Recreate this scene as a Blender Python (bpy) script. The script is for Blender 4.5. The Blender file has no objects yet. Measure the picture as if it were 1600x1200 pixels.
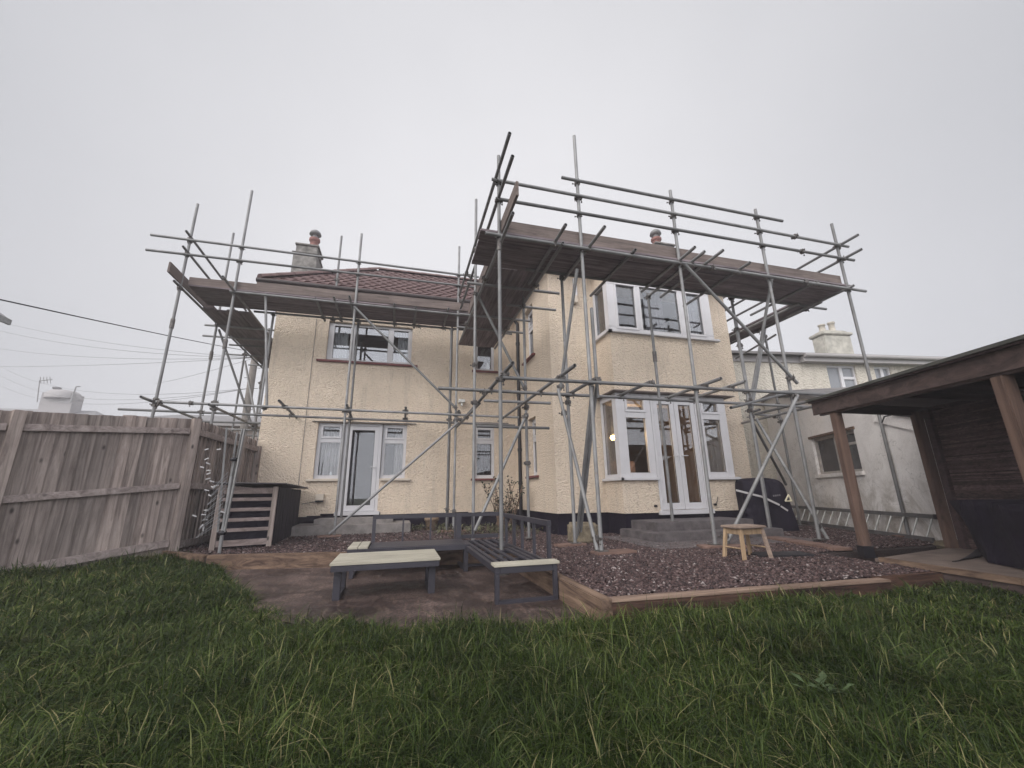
import bpy, bmesh, math, random
import numpy as np
from mathutils import Matrix, Vector

random.seed(7)
rng = np.random.default_rng(7)
scene = bpy.context.scene
COL = scene.collection
R = math.radians

# ------------------------------------------------------------------ camera
FPX, PITCH, YAW, ROLL = 640.0, 0.2601, 0.2680, -0.0151      # focal length in px of the 1600 px frame


def cam_basis():
    fw = np.array([math.sin(YAW) * math.cos(PITCH), math.cos(YAW) * math.cos(PITCH), math.sin(PITCH)])
    rt = np.array([math.cos(YAW), -math.sin(YAW), 0.0])
    up = np.cross(rt, fw)
    c, s = math.cos(ROLL), math.sin(ROLL)
    return c * rt + s * up, -s * rt + c * up, fw


RT, UP, FW = cam_basis()
cam_d = bpy.data.cameras.new('camera')
cam = bpy.data.objects.new('camera', cam_d)
COL.objects.link(cam)
cam.matrix_world = Matrix(((RT[0], UP[0], -FW[0], 0), (RT[1], UP[1], -FW[1], 0), (RT[2], UP[2], -FW[2], 0), (0, 0, 0, 1)))
cam_d.sensor_fit = 'HORIZONTAL'
cam_d.sensor_width = 36.0
cam_d.lens = FPX / 1600.0 * 36.0
cam_d.clip_start = 0.05
cam_d.clip_end = 600.0
scene.camera = cam

# ------------------------------------------------------------------ sky and sun (overcast, thick fog)
SUN_EL, SUN_AZ = 40.0, 233.0           # azimuth clockwise from +Y: behind the camera, a little to the left
w = bpy.data.worlds.new('World')
scene.world = w
w.use_nodes = True
nt = w.node_tree
nt.nodes.clear()
out = nt.nodes.new('ShaderNodeOutputWorld')
bg = nt.nodes.new('ShaderNodeBackground')
sky = nt.nodes.new('ShaderNodeTexSky')
sky.sky_type = 'NISHITA'
sky.sun_disc = False
sky.sun_elevation = R(SUN_EL)
sky.sun_rotation = R(SUN_AZ)
sky.dust_density = 4.0
mixs = nt.nodes.new('ShaderNodeMix')
mixs.data_type = 'RGBA'
mixs.inputs['Factor'].default_value = 0.93
tcw = nt.nodes.new('ShaderNodeTexCoord')
dot = nt.nodes.new('ShaderNodeVectorMath')
dot.operation = 'DOT_PRODUCT'
gd = Vector((math.sin(0.27) * math.cos(0.5), math.cos(0.27) * math.cos(0.5), math.sin(0.5)))
dot.inputs[1].default_value = gd
rampw = nt.nodes.new('ShaderNodeMapRange')
rampw.inputs['From Min'].default_value = 0.45
rampw.inputs['From Max'].default_value = 1.0
rampw.inputs['To Min'].default_value = 0.0
rampw.inputs['To Max'].default_value = 1.0
cloud = nt.nodes.new('ShaderNodeMix')
cloud.data_type = 'RGBA'
cloud.inputs[6].default_value = (3.3, 3.34, 3.52, 1)
cloud.inputs[7].default_value = (5.75, 5.7, 5.85, 1)
nt.links.new(tcw.outputs['Generated'], dot.inputs[0])
nt.links.new(dot.outputs['Value'], rampw.inputs['Value'])
cn = nt.nodes.new('ShaderNodeTexNoise')
cn.inputs['Scale'].default_value = 1.6
cn.inputs['Detail'].default_value = 3.0
nt.links.new(tcw.outputs['Generated'], cn.inputs['Vector'])
cm = nt.nodes.new('ShaderNodeMath'); cm.operation = 'MULTIPLY_ADD'
cm.inputs[1].default_value = 0.5; cm.inputs[2].default_value = -0.25
nt.links.new(cn.outputs['Fac'], cm.inputs[0])
ca2 = nt.nodes.new('ShaderNodeMath'); ca2.operation = 'ADD'; ca2.use_clamp = True
nt.links.new(rampw.outputs['Result'], ca2.inputs[0]); nt.links.new(cm.outputs[0], ca2.inputs[1])
nt.links.new(ca2.outputs[0], cloud.inputs['Factor'])
nt.links.new(sky.outputs['Color'], mixs.inputs[6])
# unseen sky overhead and behind the camera, brightened as added fill light
thin = nt.nodes.new('ShaderNodeMapRange')  # gain of the added fill light, not thinner cloud
thin.interpolation_type = 'SMOOTHSTEP'
thin.inputs['From Min'].default_value = 0.42
thin.inputs['From Max'].default_value = -0.25
thin.inputs['To Min'].default_value = 1.0
thin.inputs['To Max'].default_value = 3.6
nt.links.new(dot.outputs['Value'], thin.inputs['Value'])
deck = nt.nodes.new('ShaderNodeVectorMath')
deck.operation = 'SCALE'
nt.links.new(cloud.outputs[2], deck.inputs[0])
nt.links.new(thin.outputs['Result'], deck.inputs['Scale'])
nt.links.new(deck.outputs['Vector'], mixs.inputs[7])
nt.links.new(mixs.outputs[2], bg.inputs['Color'])
bg.inputs['Strength'].default_value = 0.1
nt.links.new(bg.outputs['Background'], out.inputs['Surface'])

sun_d = bpy.data.lights.new('sun', 'SUN')
sun_d.energy = 1.5
sun_d.angle = R(50)
sun_d.color = (1.0, 0.95, 0.88)
sun = bpy.data.objects.new('sun', sun_d)
COL.objects.link(sun)
az = R(SUN_AZ)
sdir = Vector((math.sin(az) * math.cos(R(SUN_EL)), math.cos(az) * math.cos(R(SUN_EL)), math.sin(R(SUN_EL))))
sun.rotation_euler = sdir.to_track_quat('Z', 'Y').to_euler()
sun.location = sdir * 30

scene.view_settings.view_transform = 'Standard'
scene.view_settings.look = 'None'
scene.view_settings.exposure = 0.62
scene.view_settings.gamma = 1.0
scene.cycles.max_bounces = 8
scene.cycles.diffuse_bounces = 3
scene.cycles.glossy_bounces = 4
scene.cycles.transparent_max_bounces = 12
scene.cycles.volume_bounces = 1
scene.cycles.use_denoising = True


# ------------------------------------------------------------------ pixel -> world point on a known plane
def ray(px, py):
    return RT * ((px - 800) / FPX) - UP * ((py - 600) / FPX) + FW


def aX(px, py, X):
    d = ray(px, py)
    return d * (X / d[0])


def aY(px, py, Y):
    d = ray(px, py)
    return d * (Y / d[1])


def aZ(px, py, Z):
    d = ray(px, py)
    return d * (Z / d[2])


# ------------------------------------------------------------------ mesh collector
class MB:
    def __init__(self):
        self.v, self.f, self.sm = [], [], []

    def add(self, vs, fs, smooth=False):
        n = len(self.v)
        self.v.extend([tuple(map(float, p)) for p in vs])
        self.f.extend([[i + n for i in q] for q in fs])
        self.sm.extend([smooth] * len(fs))
        return self

    def box(self, a, b, rz=0.0, piv=None):
        (x0, y0, z0), (x1, y1, z1) = a, b
        vs = [(x0, y0, z0), (x1, y0, z0), (x1, y1, z0), (x0, y1, z0), (x0, y0, z1), (x1, y0, z1), (x1, y1, z1), (x0, y1, z1)]
        if rz:
            cx, cy = piv if piv else ((x0 + x1) / 2, (y0 + y1) / 2)
            c, s = math.cos(rz), math.sin(rz)
            vs = [(cx + (x - cx) * c - (y - cy) * s, cy + (x - cx) * s + (y - cy) * c, z) for x, y, z in vs]
        return self.add(vs, [[0, 3, 2, 1], [4, 5, 6, 7], [0, 1, 5, 4], [1, 2, 6, 5], [2, 3, 7, 6], [3, 0, 4, 7]])

    def beam(self, p0, p1, wd, ht, up=(0, 0, 1)):
        """rectangular bar from p0 to p1, wd across, ht along up"""
        p0, p1 = np.array(p0, float), np.array(p1, float)
        d = p1 - p0
        d /= np.linalg.norm(d)
        u = np.array(up, float)
        s = np.cross(d, u)
        if np.linalg.norm(s) < 1e-6:
            s = np.cross(d, (1.0, 0, 0))
        s /= np.linalg.norm(s)
        u = np.cross(s, d)
        vs = []
        for p in (p0, p1):
            for a, b in ((-1, -1), (1, -1), (1, 1), (-1, 1)):
                vs.append(p + s * a * wd / 2 + u * b * ht / 2)
        return self.add(vs, [[0, 1, 2, 3], [7, 6, 5, 4], [0, 4, 5, 1], [1, 5, 6, 2], [2, 6, 7, 3], [3, 7, 4, 0]])

    def tube(self, p0, p1, r, seg=10, r1=None, hollow=False):
        p0, p1 = np.array(p0, float), np.array(p1, float)
        d = p1 - p0
        d /= np.linalg.norm(d)
        a = np.cross(d, (0, 0, 1.0))
        if np.linalg.norm(a) < 1e-4:
            a = np.cross(d, (1.0, 0, 0))
        a /= np.linalg.norm(a)
        b = np.cross(d, a)
        r1 = r if r1 is None else r1
        vs, fs = [], []
        for p, rr in ((p0, r), (p1, r1)):
            for k in range(seg):
                t = 2 * math.pi * k / seg
                vs.append(p + rr * (math.cos(t) * a + math.sin(t) * b))
        for k in range(seg):
            j = (k + 1) % seg
            fs.append([k, j, seg + j, seg + k])
        self.add(vs, fs, True)
        if hollow:
            iv, ifs = [], []
            for e, (p, s) in enumerate(((p0, 1), (p1, -1))):
                for rr, dd in ((r, 0), (r * 0.82, 0), (r * 0.82, 0.1)):
                    for k in range(seg):
                        t = 2 * math.pi * k / seg
                        iv.append(p + d * s * dd + rr * (math.cos(t) * a + math.sin(t) * b))
                o = e * 3 * seg
                for L in (0, 1):
                    for k in range(seg):
                        j = (k + 1) % seg
                        ifs.append([o + L * seg + k, o + L * seg + j, o + (L + 1) * seg + j, o + (L + 1) * seg + k])
                ifs.append([o + 2 * seg + k for k in range(seg)])
            self.add(iv, ifs)
        else:
            self.add(vs, [list(range(seg))[::-1], list(range(seg, 2 * seg))])
        return self

    def poly(self, pts, r, seg=6):
        """round cord through points"""
        for a, b in zip(pts[:-1], pts[1:]):
            self.tube(a, b, r, seg)
        return self

    def lathe(self, c, prof, seg=16):
        c = np.array(c, float)
        vs, fs = [], []
        for r, z in prof:
            for k in range(seg):
                t = 2 * math.pi * k / seg
                vs.append(c + (r * math.cos(t), r * math.sin(t), z))
        for i in range(len(prof) - 1):
            for k in range(seg):
                j = (k + 1) % seg
                fs.append([i * seg + k, i * seg + j, (i + 1) * seg + j, (i + 1) * seg + k])
        self.add(vs, fs, True)
        self.add(vs[:seg], [list(range(seg))[::-1]])
        self.add(vs[-seg:], [list(range(seg))])
        return self

    def prism(self, poly, off):
        """flat polygon (3-D points) extruded by vector off"""
        n = len(poly)
        p = [np.array(q, float) for q in poly]
        o = np.array(off, float)
        return self.add(p + [q + o for q in p], [list(range(n)), list(range(2 * n - 1, n - 1, -1))] +
                        [[(k + 1) % n, k, n + k, n + (k + 1) % n] for k in range(n)])

    def build(self, name, mat, parent=None, bevel=0.0, coll=None):
        me = bpy.data.meshes.new(name)
        me.from_pydata(self.v, [], self.f)
        me.polygons.foreach_set('use_smooth', self.sm)
        me.update()
        bm = bmesh.new()
        bm.from_mesh(me)
        bmesh.ops.recalc_face_normals(bm, faces=bm.faces)
        if bevel:
            ed = [e for e in bm.edges if len(e.link_faces) == 2 and e.calc_face_angle(0) > 0.6]
            bmesh.ops.bevel(bm, geom=ed, offset=bevel, segments=2, affect='EDGES', clamp_overlap=True)
        bm.to_mesh(me)
        bm.free()
        me.materials.append(mat)
        o = bpy.data.objects.new(name, me)
        COL.objects.link(o)
        if parent is not None:
            o.parent = parent
            o.matrix_parent_inverse = parent.matrix_world.inverted() if parent.type != 'EMPTY' else Matrix.Translation(-parent.location)
        return o


def thing(name, label, cat, loc=(0, 0, 0), group=None):
    o = bpy.data.objects.new(name, None)
    o.empty_display_size = 0.2
    o.location = loc
    COL.objects.link(o)
    return tag(o, label, cat, group)


def tag(o, label, cat, group=None):
    o['label'] = label
    o['category'] = cat
    if group:
        o['group'] = group
    return o


def kind(o, k):
    o['kind'] = k
    return o


def raw_mesh(name, verts, faces_flat, counts, mat, smooth=False):
    """fast mesh from numpy arrays"""
    me = bpy.data.meshes.new(name)
    me.vertices.add(len(verts))
    me.vertices.foreach_set('co', np.ascontiguousarray(verts, dtype=np.float32).ravel())
    me.loops.add(len(faces_flat))
    me.loops.foreach_set('vertex_index', np.ascontiguousarray(faces_flat, dtype=np.int32))
    me.polygons.add(len(counts))
    st = np.concatenate(([0], np.cumsum(counts)[:-1])).astype(np.int32)
    me.polygons.foreach_set('loop_start', st)
    me.polygons.foreach_set('loop_total', np.ascontiguousarray(counts, dtype=np.int32))
    if smooth:
        me.polygons.foreach_set('use_smooth', np.ones(len(counts), dtype=bool))
    me.update(calc_edges=True)
    me.validate()
    me.materials.append(mat)
    o = bpy.data.objects.new(name, me)
    COL.objects.link(o)
    return o


# ------------------------------------------------------------------ materials
def new_mat(name):
    m = bpy.data.materials.new(name)
    m.use_nodes = True
    t = m.node_tree
    b = t.nodes['Principled BSDF']
    return m, t, b


def N(t, typ, **kw):
    n = t.nodes.new(typ)
    for k, v in kw.items():
        if k in n.inputs:
            n.inputs[k].default_value = v
        else:
            setattr(n, k, v)
    return n


def coords(t, scale=(1, 1, 1), gen='Object'):
    tc = t.nodes.new('ShaderNodeTexCoord')
    mp = t.nodes.new('ShaderNodeMapping')
    mp.inputs['Scale'].default_value = scale
    t.links.new(tc.outputs[gen], mp.inputs['Vector'])
    return mp.outputs['Vector']


def ramp(t, fac, stops):
    r = t.nodes.new('ShaderNodeValToRGB')
    el = r.color_ramp.elements
    while len(el) < len(stops):
        el.new(0.5)
    for e, (p, c) in zip(el, stops):
        e.position = p
        e.color = (*c, 1) if len(c) == 3 else c
    t.links.new(fac, r.inputs['Fac'])
    return r.outputs['Color']


def mixc(t, fac, a, b, mode='MIX'):
    m = t.nodes.new('ShaderNodeMix')
    m.data_type = 'RGBA'
    m.blend_type = mode
    for s, v in ((m.inputs['Factor'], fac), (m.inputs[6], a), (m.inputs[7], b)):
        if isinstance(v, (int, float)):
            s.default_value = v
        elif isinstance(v, tuple):
            s.default_value = (*v, 1) if len(v) == 3 else v
        else:
            t.links.new(v, s)
    return m.outputs[2]


def bump(t, b, h, strength=0.4, dist=0.02, prev=None):
    n = t.nodes.new('ShaderNodeBump')
    n.inputs['Strength'].default_value = strength
    n.inputs['Distance'].default_value = dist
    t.links.new(h, n.inputs['Height'])
    if prev is not None:
        t.links.new(prev, n.inputs['Normal'])
    t.links.new(n.outputs['Normal'], b.inputs['Normal'])
    return n.outputs['Normal']


def noise(t, vec, scale, detail=4, rough=0.6, dist=0.0):
    n = N(t, 'ShaderNodeTexNoise', Scale=scale, Detail=detail, Roughness=rough, Distortion=dist)
    t.links.new(vec, n.inputs['Vector'])
    return n.outputs['Fac']


def island(t):
    g = t.nodes.new('ShaderNodeNewGeometry')
    return g.outputs['Random Per Island']


def simple(name, col, rough=0.6, var=0.25, nscale=6.0, bmp=0.0, bscale=80.0, metal=0.0, isl=0.0, spec=0.4):
    m, t, b = new_mat(name)
    v = coords(t)
    f = noise(t, v, nscale, 5)
    lo = tuple(c * (1 - var) for c in col)
    hi = tuple(min(1, c * (1 + var)) for c in col)
    c = ramp(t, f, [(0.3, lo), (0.7, hi)])
    if isl:
        k = ramp(t, island(t), [(0, (1 - isl,) * 3), (1, (1 + isl,) * 3)])
        c = mixc(t, 1.0, c, k, 'MULTIPLY')
    t.links.new(c, b.inputs['Base Color'])
    b.inputs['Roughness'].default_value = rough
    b.inputs['Metallic'].default_value = metal
    b.inputs['Specular IOR Level'].default_value = spec
    if bmp:
        bump(t, b, noise(t, v, bscale, 3), bmp, 0.01)
    return m


def stucco(name, col, lumps=26.0, strength=0.9, dirt=0.25, dirtcol=(0.25, 0.22, 0.18)):
    m, t, b = new_mat(name)
    v = coords(t)
    big = noise(t, v, 0.9, 5, 0.65)
    c = ramp(t, big, [(0.25, tuple(x * 0.86 for x in col)), (0.75, tuple(min(1, x * 1.06) for x in col))])
    streak = noise(t, coords(t, (3.5, 3.5, 0.35)), 1.6, 5, 0.7)
    msk = ramp(t, streak, [(0.52, (0, 0, 0)), (0.8, (dirt,) * 3)])
    c = mixc(t, msk, c, dirtcol)
    # roughcast: lumpy throw with ridges
    l1 = noise(t, coords(t, (1, 1, 1.35)), lumps, 3, 0.55, 0.6)
    vo = N(t, 'ShaderNodeTexVoronoi', Scale=lumps * 1.5)
    vo.feature = 'SMOOTH_F1'
    t.links.new(v, vo.inputs['Vector'])
    fine = noise(t, v, lumps * 6, 2)
    a1 = t.nodes.new('ShaderNodeMath'); a1.operation = 'MULTIPLY_ADD'
    t.links.new(vo.outputs['Distance'], a1.inputs[0]); a1.inputs[1].default_value = -0.6
    t.links.new(l1, a1.inputs[2])
    a2 = t.nodes.new('ShaderNodeMath'); a2.operation = 'MULTIPLY_ADD'
    t.links.new(fine, a2.inputs[0]); a2.inputs[1].default_value = 0.12
    t.links.new(a1.outputs[0], a2.inputs[2])
    # shading of the roughcast put into the colour: pits darker, tops lighter
    c = mixc(t, 1.0, c, ramp(t, a2.outputs[0], [(0.0, (0.86, 0.84, 0.82)), (0.3, (1.0, 1.0, 1.0)), (0.6, (1.03, 1.03, 1.03))]), 'MULTIPLY')
    t.links.new(c, b.inputs['Base Color'])
    b.inputs['Roughness'].default_value = 0.85
    b.inputs['Specular IOR Level'].default_value = 0.25
    bump(t, b, a2.outputs[0], strength, 0.065)
    return m


def wood(name, c0, c1, axis=2, rough=0.8, scale=1.0, knots=0.5, isl=0.2, bmp=0.35):
    m, t, b = new_mat(name)
    s = [9.0, 9.0, 9.0]
    s[axis] = 0.55
    s = tuple(x * scale for x in s)
    v = coords(t, s)
    isl_o = island(t)
    va = t.nodes.new('ShaderNodeVectorMath'); va.operation = 'ADD'
    t.links.new(v, va.inputs[0])
    cmb = t.nodes.new('ShaderNodeCombineXYZ')
    mm = t.nodes.new('ShaderNodeMath'); mm.operation = 'MULTIPLY'; mm.inputs[1].default_value = 37.0
    t.links.new(isl_o, mm.inputs[0])
    for k in range(3):
        t.links.new(mm.outputs[0], cmb.inputs[k])
    t.links.new(cmb.outputs[0], va.inputs[1])
    g = noise(t, va.outputs[0], 1.6, 8, 0.72, 1.2)
    c = ramp(t, g, [(0.36, c0), (0.64, c1)])
    fl = noise(t, coords(t, (1, 1, 1)), 2.2, 4)
    c = mixc(t, 0.45, c, ramp(t, fl, [(0.3, (0.6, 0.56, 0.55)), (0.7, (1.25, 1.22, 1.2))]), 'MULTIPLY')
    if knots:
        kv = N(t, 'ShaderNodeTexVoronoi', Scale=1.0)
        ks = [6.0, 6.0, 6.0]
        ks[axis] = 3.0
        k2 = t.nodes.new('ShaderNodeVectorMath'); k2.operation = 'ADD'
        t.links.new(coords(t, tuple(ks)), k2.inputs[0]); t.links.new(cmb.outputs[0], k2.inputs[1])
        t.links.new(k2.outputs[0], kv.inputs['Vector'])
        km = ramp(t, kv.outputs['Distance'], [(0.05, (knots,) * 3), (0.14, (0, 0, 0))])
        c = mixc(t, km, c, tuple(x * 0.25 for x in c0))
    if isl:
        c = mixc(t, 1.0, c, ramp(t, isl_o, [(0, (1 - isl,) * 3), (1, (1 + isl, 1 + isl * 0.9, 1 + isl * 0.85))]), 'MULTIPLY')
    t.links.new(c, b.inputs['Base Color'])
    b.inputs['Roughness'].default_value = rough
    b.inputs['Specular IOR Level'].default_value = 0.25
    bump(t, b, g, bmp, 0.006)
    return m


def tube_mat():
    m, t, b = new_mat('galvanised_tube')
    v = coords(t)
    n1 = noise(t, v, 3.0, 6, 0.7)
    c = ramp(t, n1, [(0.22, (0.105, 0.103, 0.105)), (0.6, (0.21, 0.21, 0.212)), (0.85, (0.33, 0.325, 0.32))])
    rust = noise(t, v, 7.0, 6, 0.75)
    c = mixc(t, ramp(t, rust, [(0.62, (0, 0, 0)), (0.75, (0.55,) * 3)]), c, (0.13, 0.075, 0.05))
    oi = t.nodes.new('ShaderNodeObjectInfo')
    c = mixc(t, 1.0, c, ramp(t, oi.outputs['Random'], [(0, (0.72,) * 3), (1, (1.3,) * 3)]), 'MULTIPLY')
    t.links.new(c, b.inputs['Base Color'])
    b.inputs['Metallic'].default_value = 0.15
    b.inputs['Roughness'].default_value = 0.55
    bump(t, b, noise(t, v, 120, 2), 0.12, 0.003)
    return m


def glass_mat(name, refl, tint=(0.93, 0.95, 0.96)):
    m = bpy.data.materials.new(name)
    m.use_nodes = True
    t = m.node_tree
    t.nodes.clear()
    o = t.nodes.new('ShaderNodeOutputMaterial')
    gl = N(t, 'ShaderNodeBsdfGlossy', Roughness=0.015)
    gl.inputs['Color'].default_value = (0.95, 0.95, 0.97, 1)
    tr = t.nodes.new('ShaderNodeBsdfTransparent')
    tr.inputs['Color'].default_value = (*tint, 1)
    fr = N(t, 'ShaderNodeLayerWeight', Blend=0.25)
    mr = N(t, 'ShaderNodeMapRange')
    mr.inputs['To Min'].default_value = refl
    mr.inputs['To Max'].default_value = 0.9
    t.links.new(fr.outputs['Fresnel'], mr.inputs['Value'])
    # slight ripple of the double glazing
    v = coords(t)
    bn = N(t, 'ShaderNodeBump', Strength=0.02, Distance=0.05)
    t.links.new(noise(t, v, 1.7, 1), bn.inputs['Height'])
    t.links.new(bn.outputs['Normal'], gl.inputs['Normal'])
    mx = t.nodes.new('ShaderNodeMixShader')
    t.links.new(mr.outputs['Result'], mx.inputs[0])
    t.links.new(tr.outputs[0], mx.inputs[1])
    t.links.new(gl.outputs[0], mx.inputs[2])
    t.links.new(mx.outputs[0], o.inputs['Surface'])
    return m


M = {}
M['stucco'] = stucco('cream_roughcast', (0.83, 0.70, 0.565), 28, 0.75, 0.42, (0.36, 0.31, 0.26))
M['stucco2'] = stucco('pale_roughcast', (0.62, 0.575, 0.50), 16, 0.7, 0.5)
M['plinth'] = simple('black_bitumen_paint', (0.010, 0.007, 0.015), 0.75, 0.4, 5, 0.8, 22, spec=0.12)
M['upvc'] = simple('white_upvc', (0.60, 0.59, 0.61), 0.35, 0.04, 3)
M['sill'] = simple('cream_sill', (0.58, 0.51, 0.43), 0.6, 0.1, 5, 0.2, 60)
M['redsill'] = simple('red_tile_sill', (0.16, 0.05, 0.05), 0.6, 0.25, 12, 0.2, 60)
M['black_plastic'] = simple('black_plastic', (0.014, 0.013, 0.017), 0.4, 0.3, 6)
M['tile'] = None
M['glass_hi'] = glass_mat('glass_upper', 0.15)
M['glass_bay'] = glass_mat('glass_bay', 0.05)
M['glass_mid'] = glass_mat('glass_mid', 0.075)
M['glass_lo'] = glass_mat('glass_lower', 0.055)
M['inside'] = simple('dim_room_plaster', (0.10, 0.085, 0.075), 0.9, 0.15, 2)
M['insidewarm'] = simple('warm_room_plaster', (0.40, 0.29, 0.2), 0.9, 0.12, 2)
M['curtain'] = simple('pale_curtain_cloth', (0.55, 0.5, 0.49), 0.9, 0.08, 4)
M['blind'] = simple('grey_curtain_cloth', (0.22, 0.2, 0.22), 0.9, 0.1, 4)
M['net'] = simple('white_net_curtain', (0.66, 0.66, 0.68), 0.9, 0.05, 4)
M['tube'] = tube_mat()
M['coupler'] = simple('coupler_steel', (0.125, 0.115, 0.11), 0.55, 0.5, 25, 0.3, 90, 0.5)
M['board'] = wood('scaffold_board', (0.08, 0.069, 0.077), (0.20, 0.174, 0.19), 0, 0.85, 1.0, 0.3, 0.42)
M['boardy'] = wood('scaffold_board_return', (0.08, 0.069, 0.077), (0.20, 0.174, 0.19), 1, 0.85, 1.0, 0.3, 0.42)
M['toe'] = wood('toe_board_wood', (0.085, 0.07, 0.066), (0.185, 0.152, 0.14), 0, 0.85, 1.0, 0.3, 0.2)
M['toey'] = wood('toe_board_return', (0.085, 0.07, 0.066), (0.185, 0.152, 0.14), 1, 0.85, 1.0, 0.3, 0.2)
M['fence'] = wood('weathered_fence_wood', (0.145, 0.12, 0.11), (0.34, 0.295, 0.272), 2, 0.88, 1.0, 0.9, 0.34, 0.7)
M['fencerail'] = wood('weathered_rail_wood', (0.18, 0.15, 0.142), (0.37, 0.32, 0.305), 0, 0.88, 0.8, 0.6, 0.15, 0.5)
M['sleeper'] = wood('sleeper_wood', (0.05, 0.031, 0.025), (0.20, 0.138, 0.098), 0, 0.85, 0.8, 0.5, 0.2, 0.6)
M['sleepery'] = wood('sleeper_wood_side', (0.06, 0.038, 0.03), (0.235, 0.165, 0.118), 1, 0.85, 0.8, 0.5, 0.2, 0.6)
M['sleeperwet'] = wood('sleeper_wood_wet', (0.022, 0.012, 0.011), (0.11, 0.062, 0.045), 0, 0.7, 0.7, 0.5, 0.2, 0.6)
M['sleepertop'] = wood('sleeper_wood_top', (0.12, 0.08, 0.062), (0.31, 0.23, 0.18), 0, 0.85, 0.8, 0.3, 0.2, 0.6)
M['sole'] = wood('sole_board_wood', (0.085, 0.052, 0.045), (0.215, 0.145, 0.12), 0, 0.85, 1.0, 0.4, 0.3)
M['stoolseat'] = wood('stool_seat_wood', (0.20, 0.155, 0.13), (0.37, 0.29, 0.24), 0, 0.7, 1.2, 0.2, 0.1)
M['pine'] = wood('yellow_pine', (0.235, 0.168, 0.105), (0.39, 0.29, 0.19), 2, 0.6, 1.2, 0.2, 0.35)
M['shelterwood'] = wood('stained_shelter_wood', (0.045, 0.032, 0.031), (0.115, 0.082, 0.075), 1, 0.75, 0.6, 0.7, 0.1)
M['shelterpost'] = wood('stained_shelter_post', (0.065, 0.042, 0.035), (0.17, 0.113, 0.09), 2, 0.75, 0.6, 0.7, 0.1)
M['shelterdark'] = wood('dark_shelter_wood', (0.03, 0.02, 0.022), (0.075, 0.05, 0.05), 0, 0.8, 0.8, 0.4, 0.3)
M['felt'] = simple('roofing_felt', (0.07, 0.07, 0.062), 0.9, 0.3, 4, 0.5, 120)
M['reed'] = wood('reed_screen', (0.04, 0.027, 0.028), (0.15, 0.105, 0.10), 1, 0.85, 1.5, 0.0, 0.5)
M['deck'] = wood('deck_boards', (0.16, 0.12, 0.10), (0.29, 0.22, 0.19), 1, 0.85, 0.8, 0.2, 0.2)
M['cover'] = None
M['conc'] = simple('step_concrete', (0.105, 0.092, 0.095), 0.85, 0.4, 6, 0.6, 60)
M['concgrey'] = simple('block_concrete', (0.22, 0.2, 0.19), 0.9, 0.3, 6, 0.6, 50)
M['stone'] = simple('mossy_stone', (0.20, 0.165, 0.115), 0.95, 0.5, 9, 0.9, 26)
M['chimstone'] = simple('grey_chimney_stone', (0.19, 0.18, 0.17), 0.95, 0.5, 7, 0.8, 20)
M['slat'] = wood('pale_composite_slat', (0.34, 0.325, 0.265), (0.43, 0.41, 0.345), 0, 0.6, 0.6, 0.0, 0.05, 0.1)
M['frame'] = simple('charcoal_frame_paint', (0.036, 0.034, 0.044), 0.45, 0.2, 4)
M['render'] = None
M['wallgrey'] = None
M['roofgrey'] = simple('grey_slate_roof', (0.165, 0.155, 0.155), 0.8, 0.25, 3, 0.4, 20)
M['alu'] = simple('ladder_aluminium', (0.42, 0.42, 0.41), 0.45, 0.2, 8, 0.1, 80, 0.5)
M['terracotta'] = simple('terracotta', (0.26, 0.13, 0.115), 0.8, 0.25, 8, 0.3, 40)
M['potclay'] = simple('pale_clay_pot', (0.2, 0.14, 0.095), 0.85, 0.4, 14, 0.3, 40)
M['metalcowl'] = simple('grey_cowl_metal', (0.2, 0.2, 0.2), 0.6, 0.3, 9)
M['strap'] = simple('grey_webbing', (0.45, 0.43, 0.43), 0.8, 0.1, 20)
M['buckle'] = simple('cream_plastic', (0.72, 0.66, 0.48), 0.5, 0.05, 20)
M['white'] = simple('white_plastic', (0.75, 0.75, 0.73), 0.5, 0.05, 8)
M['wire'] = simple('wire_black', (0.03, 0.03, 0.032), 0.6, 0.1, 4)
M['wirefar'] = simple('phone_wire', (0.22, 0.22, 0.23), 0.6, 0.1, 4)
M['polewood'] = simple('utility_pole_wood', (0.2, 0.18, 0.165), 0.9, 0.2, 3)
M['leaf'] = simple('dark_leaf', (0.04, 0.045, 0.028), 0.6, 0.4, 20, isl=0.5)
M['dock'] = simple('dock_leaf', (0.045, 0.068, 0.026), 0.55, 0.3, 12, isl=0.3)
M['stem'] = simple('twig_brown', (0.18, 0.12, 0.085), 0.8, 0.3, 20, isl=0.4)
M['tray'] = simple('black_rubber', (0.018, 0.016, 0.02), 0.7, 0.3, 8)
M['tint'] = simple('distant_render', (0.33, 0.315, 0.315), 0.9, 0.1, 0.5)
M['tintroof'] = simple('distant_roof', (0.24, 0.235, 0.24), 0.9, 0.12, 1.5, 0.4, 8)


def tile_mat():
    m, t, b = new_mat('red_concrete_tile')
    v = coords(t)
    n1 = noise(t, v, 5.0, 6, 0.7)
    c = ramp(t, n1, [(0.25, (0.085, 0.05, 0.05)), (0.55, (0.15, 0.095, 0.092)), (0.8, (0.225, 0.155, 0.15))])
    li = noise(t, v, 22, 5, 0.7)
    c = mixc(t, ramp(t, li, [(0.6, (0, 0, 0)), (0.72, (0.6,) * 3)]), c, (0.34, 0.29, 0.24))
    t.links.new(c, b.inputs['Base Color'])
    b.inputs['Roughness'].default_value = 0.85
    bump(t, b, noise(t, v, 60, 3), 0.3, 0.01)
    return m


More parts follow.
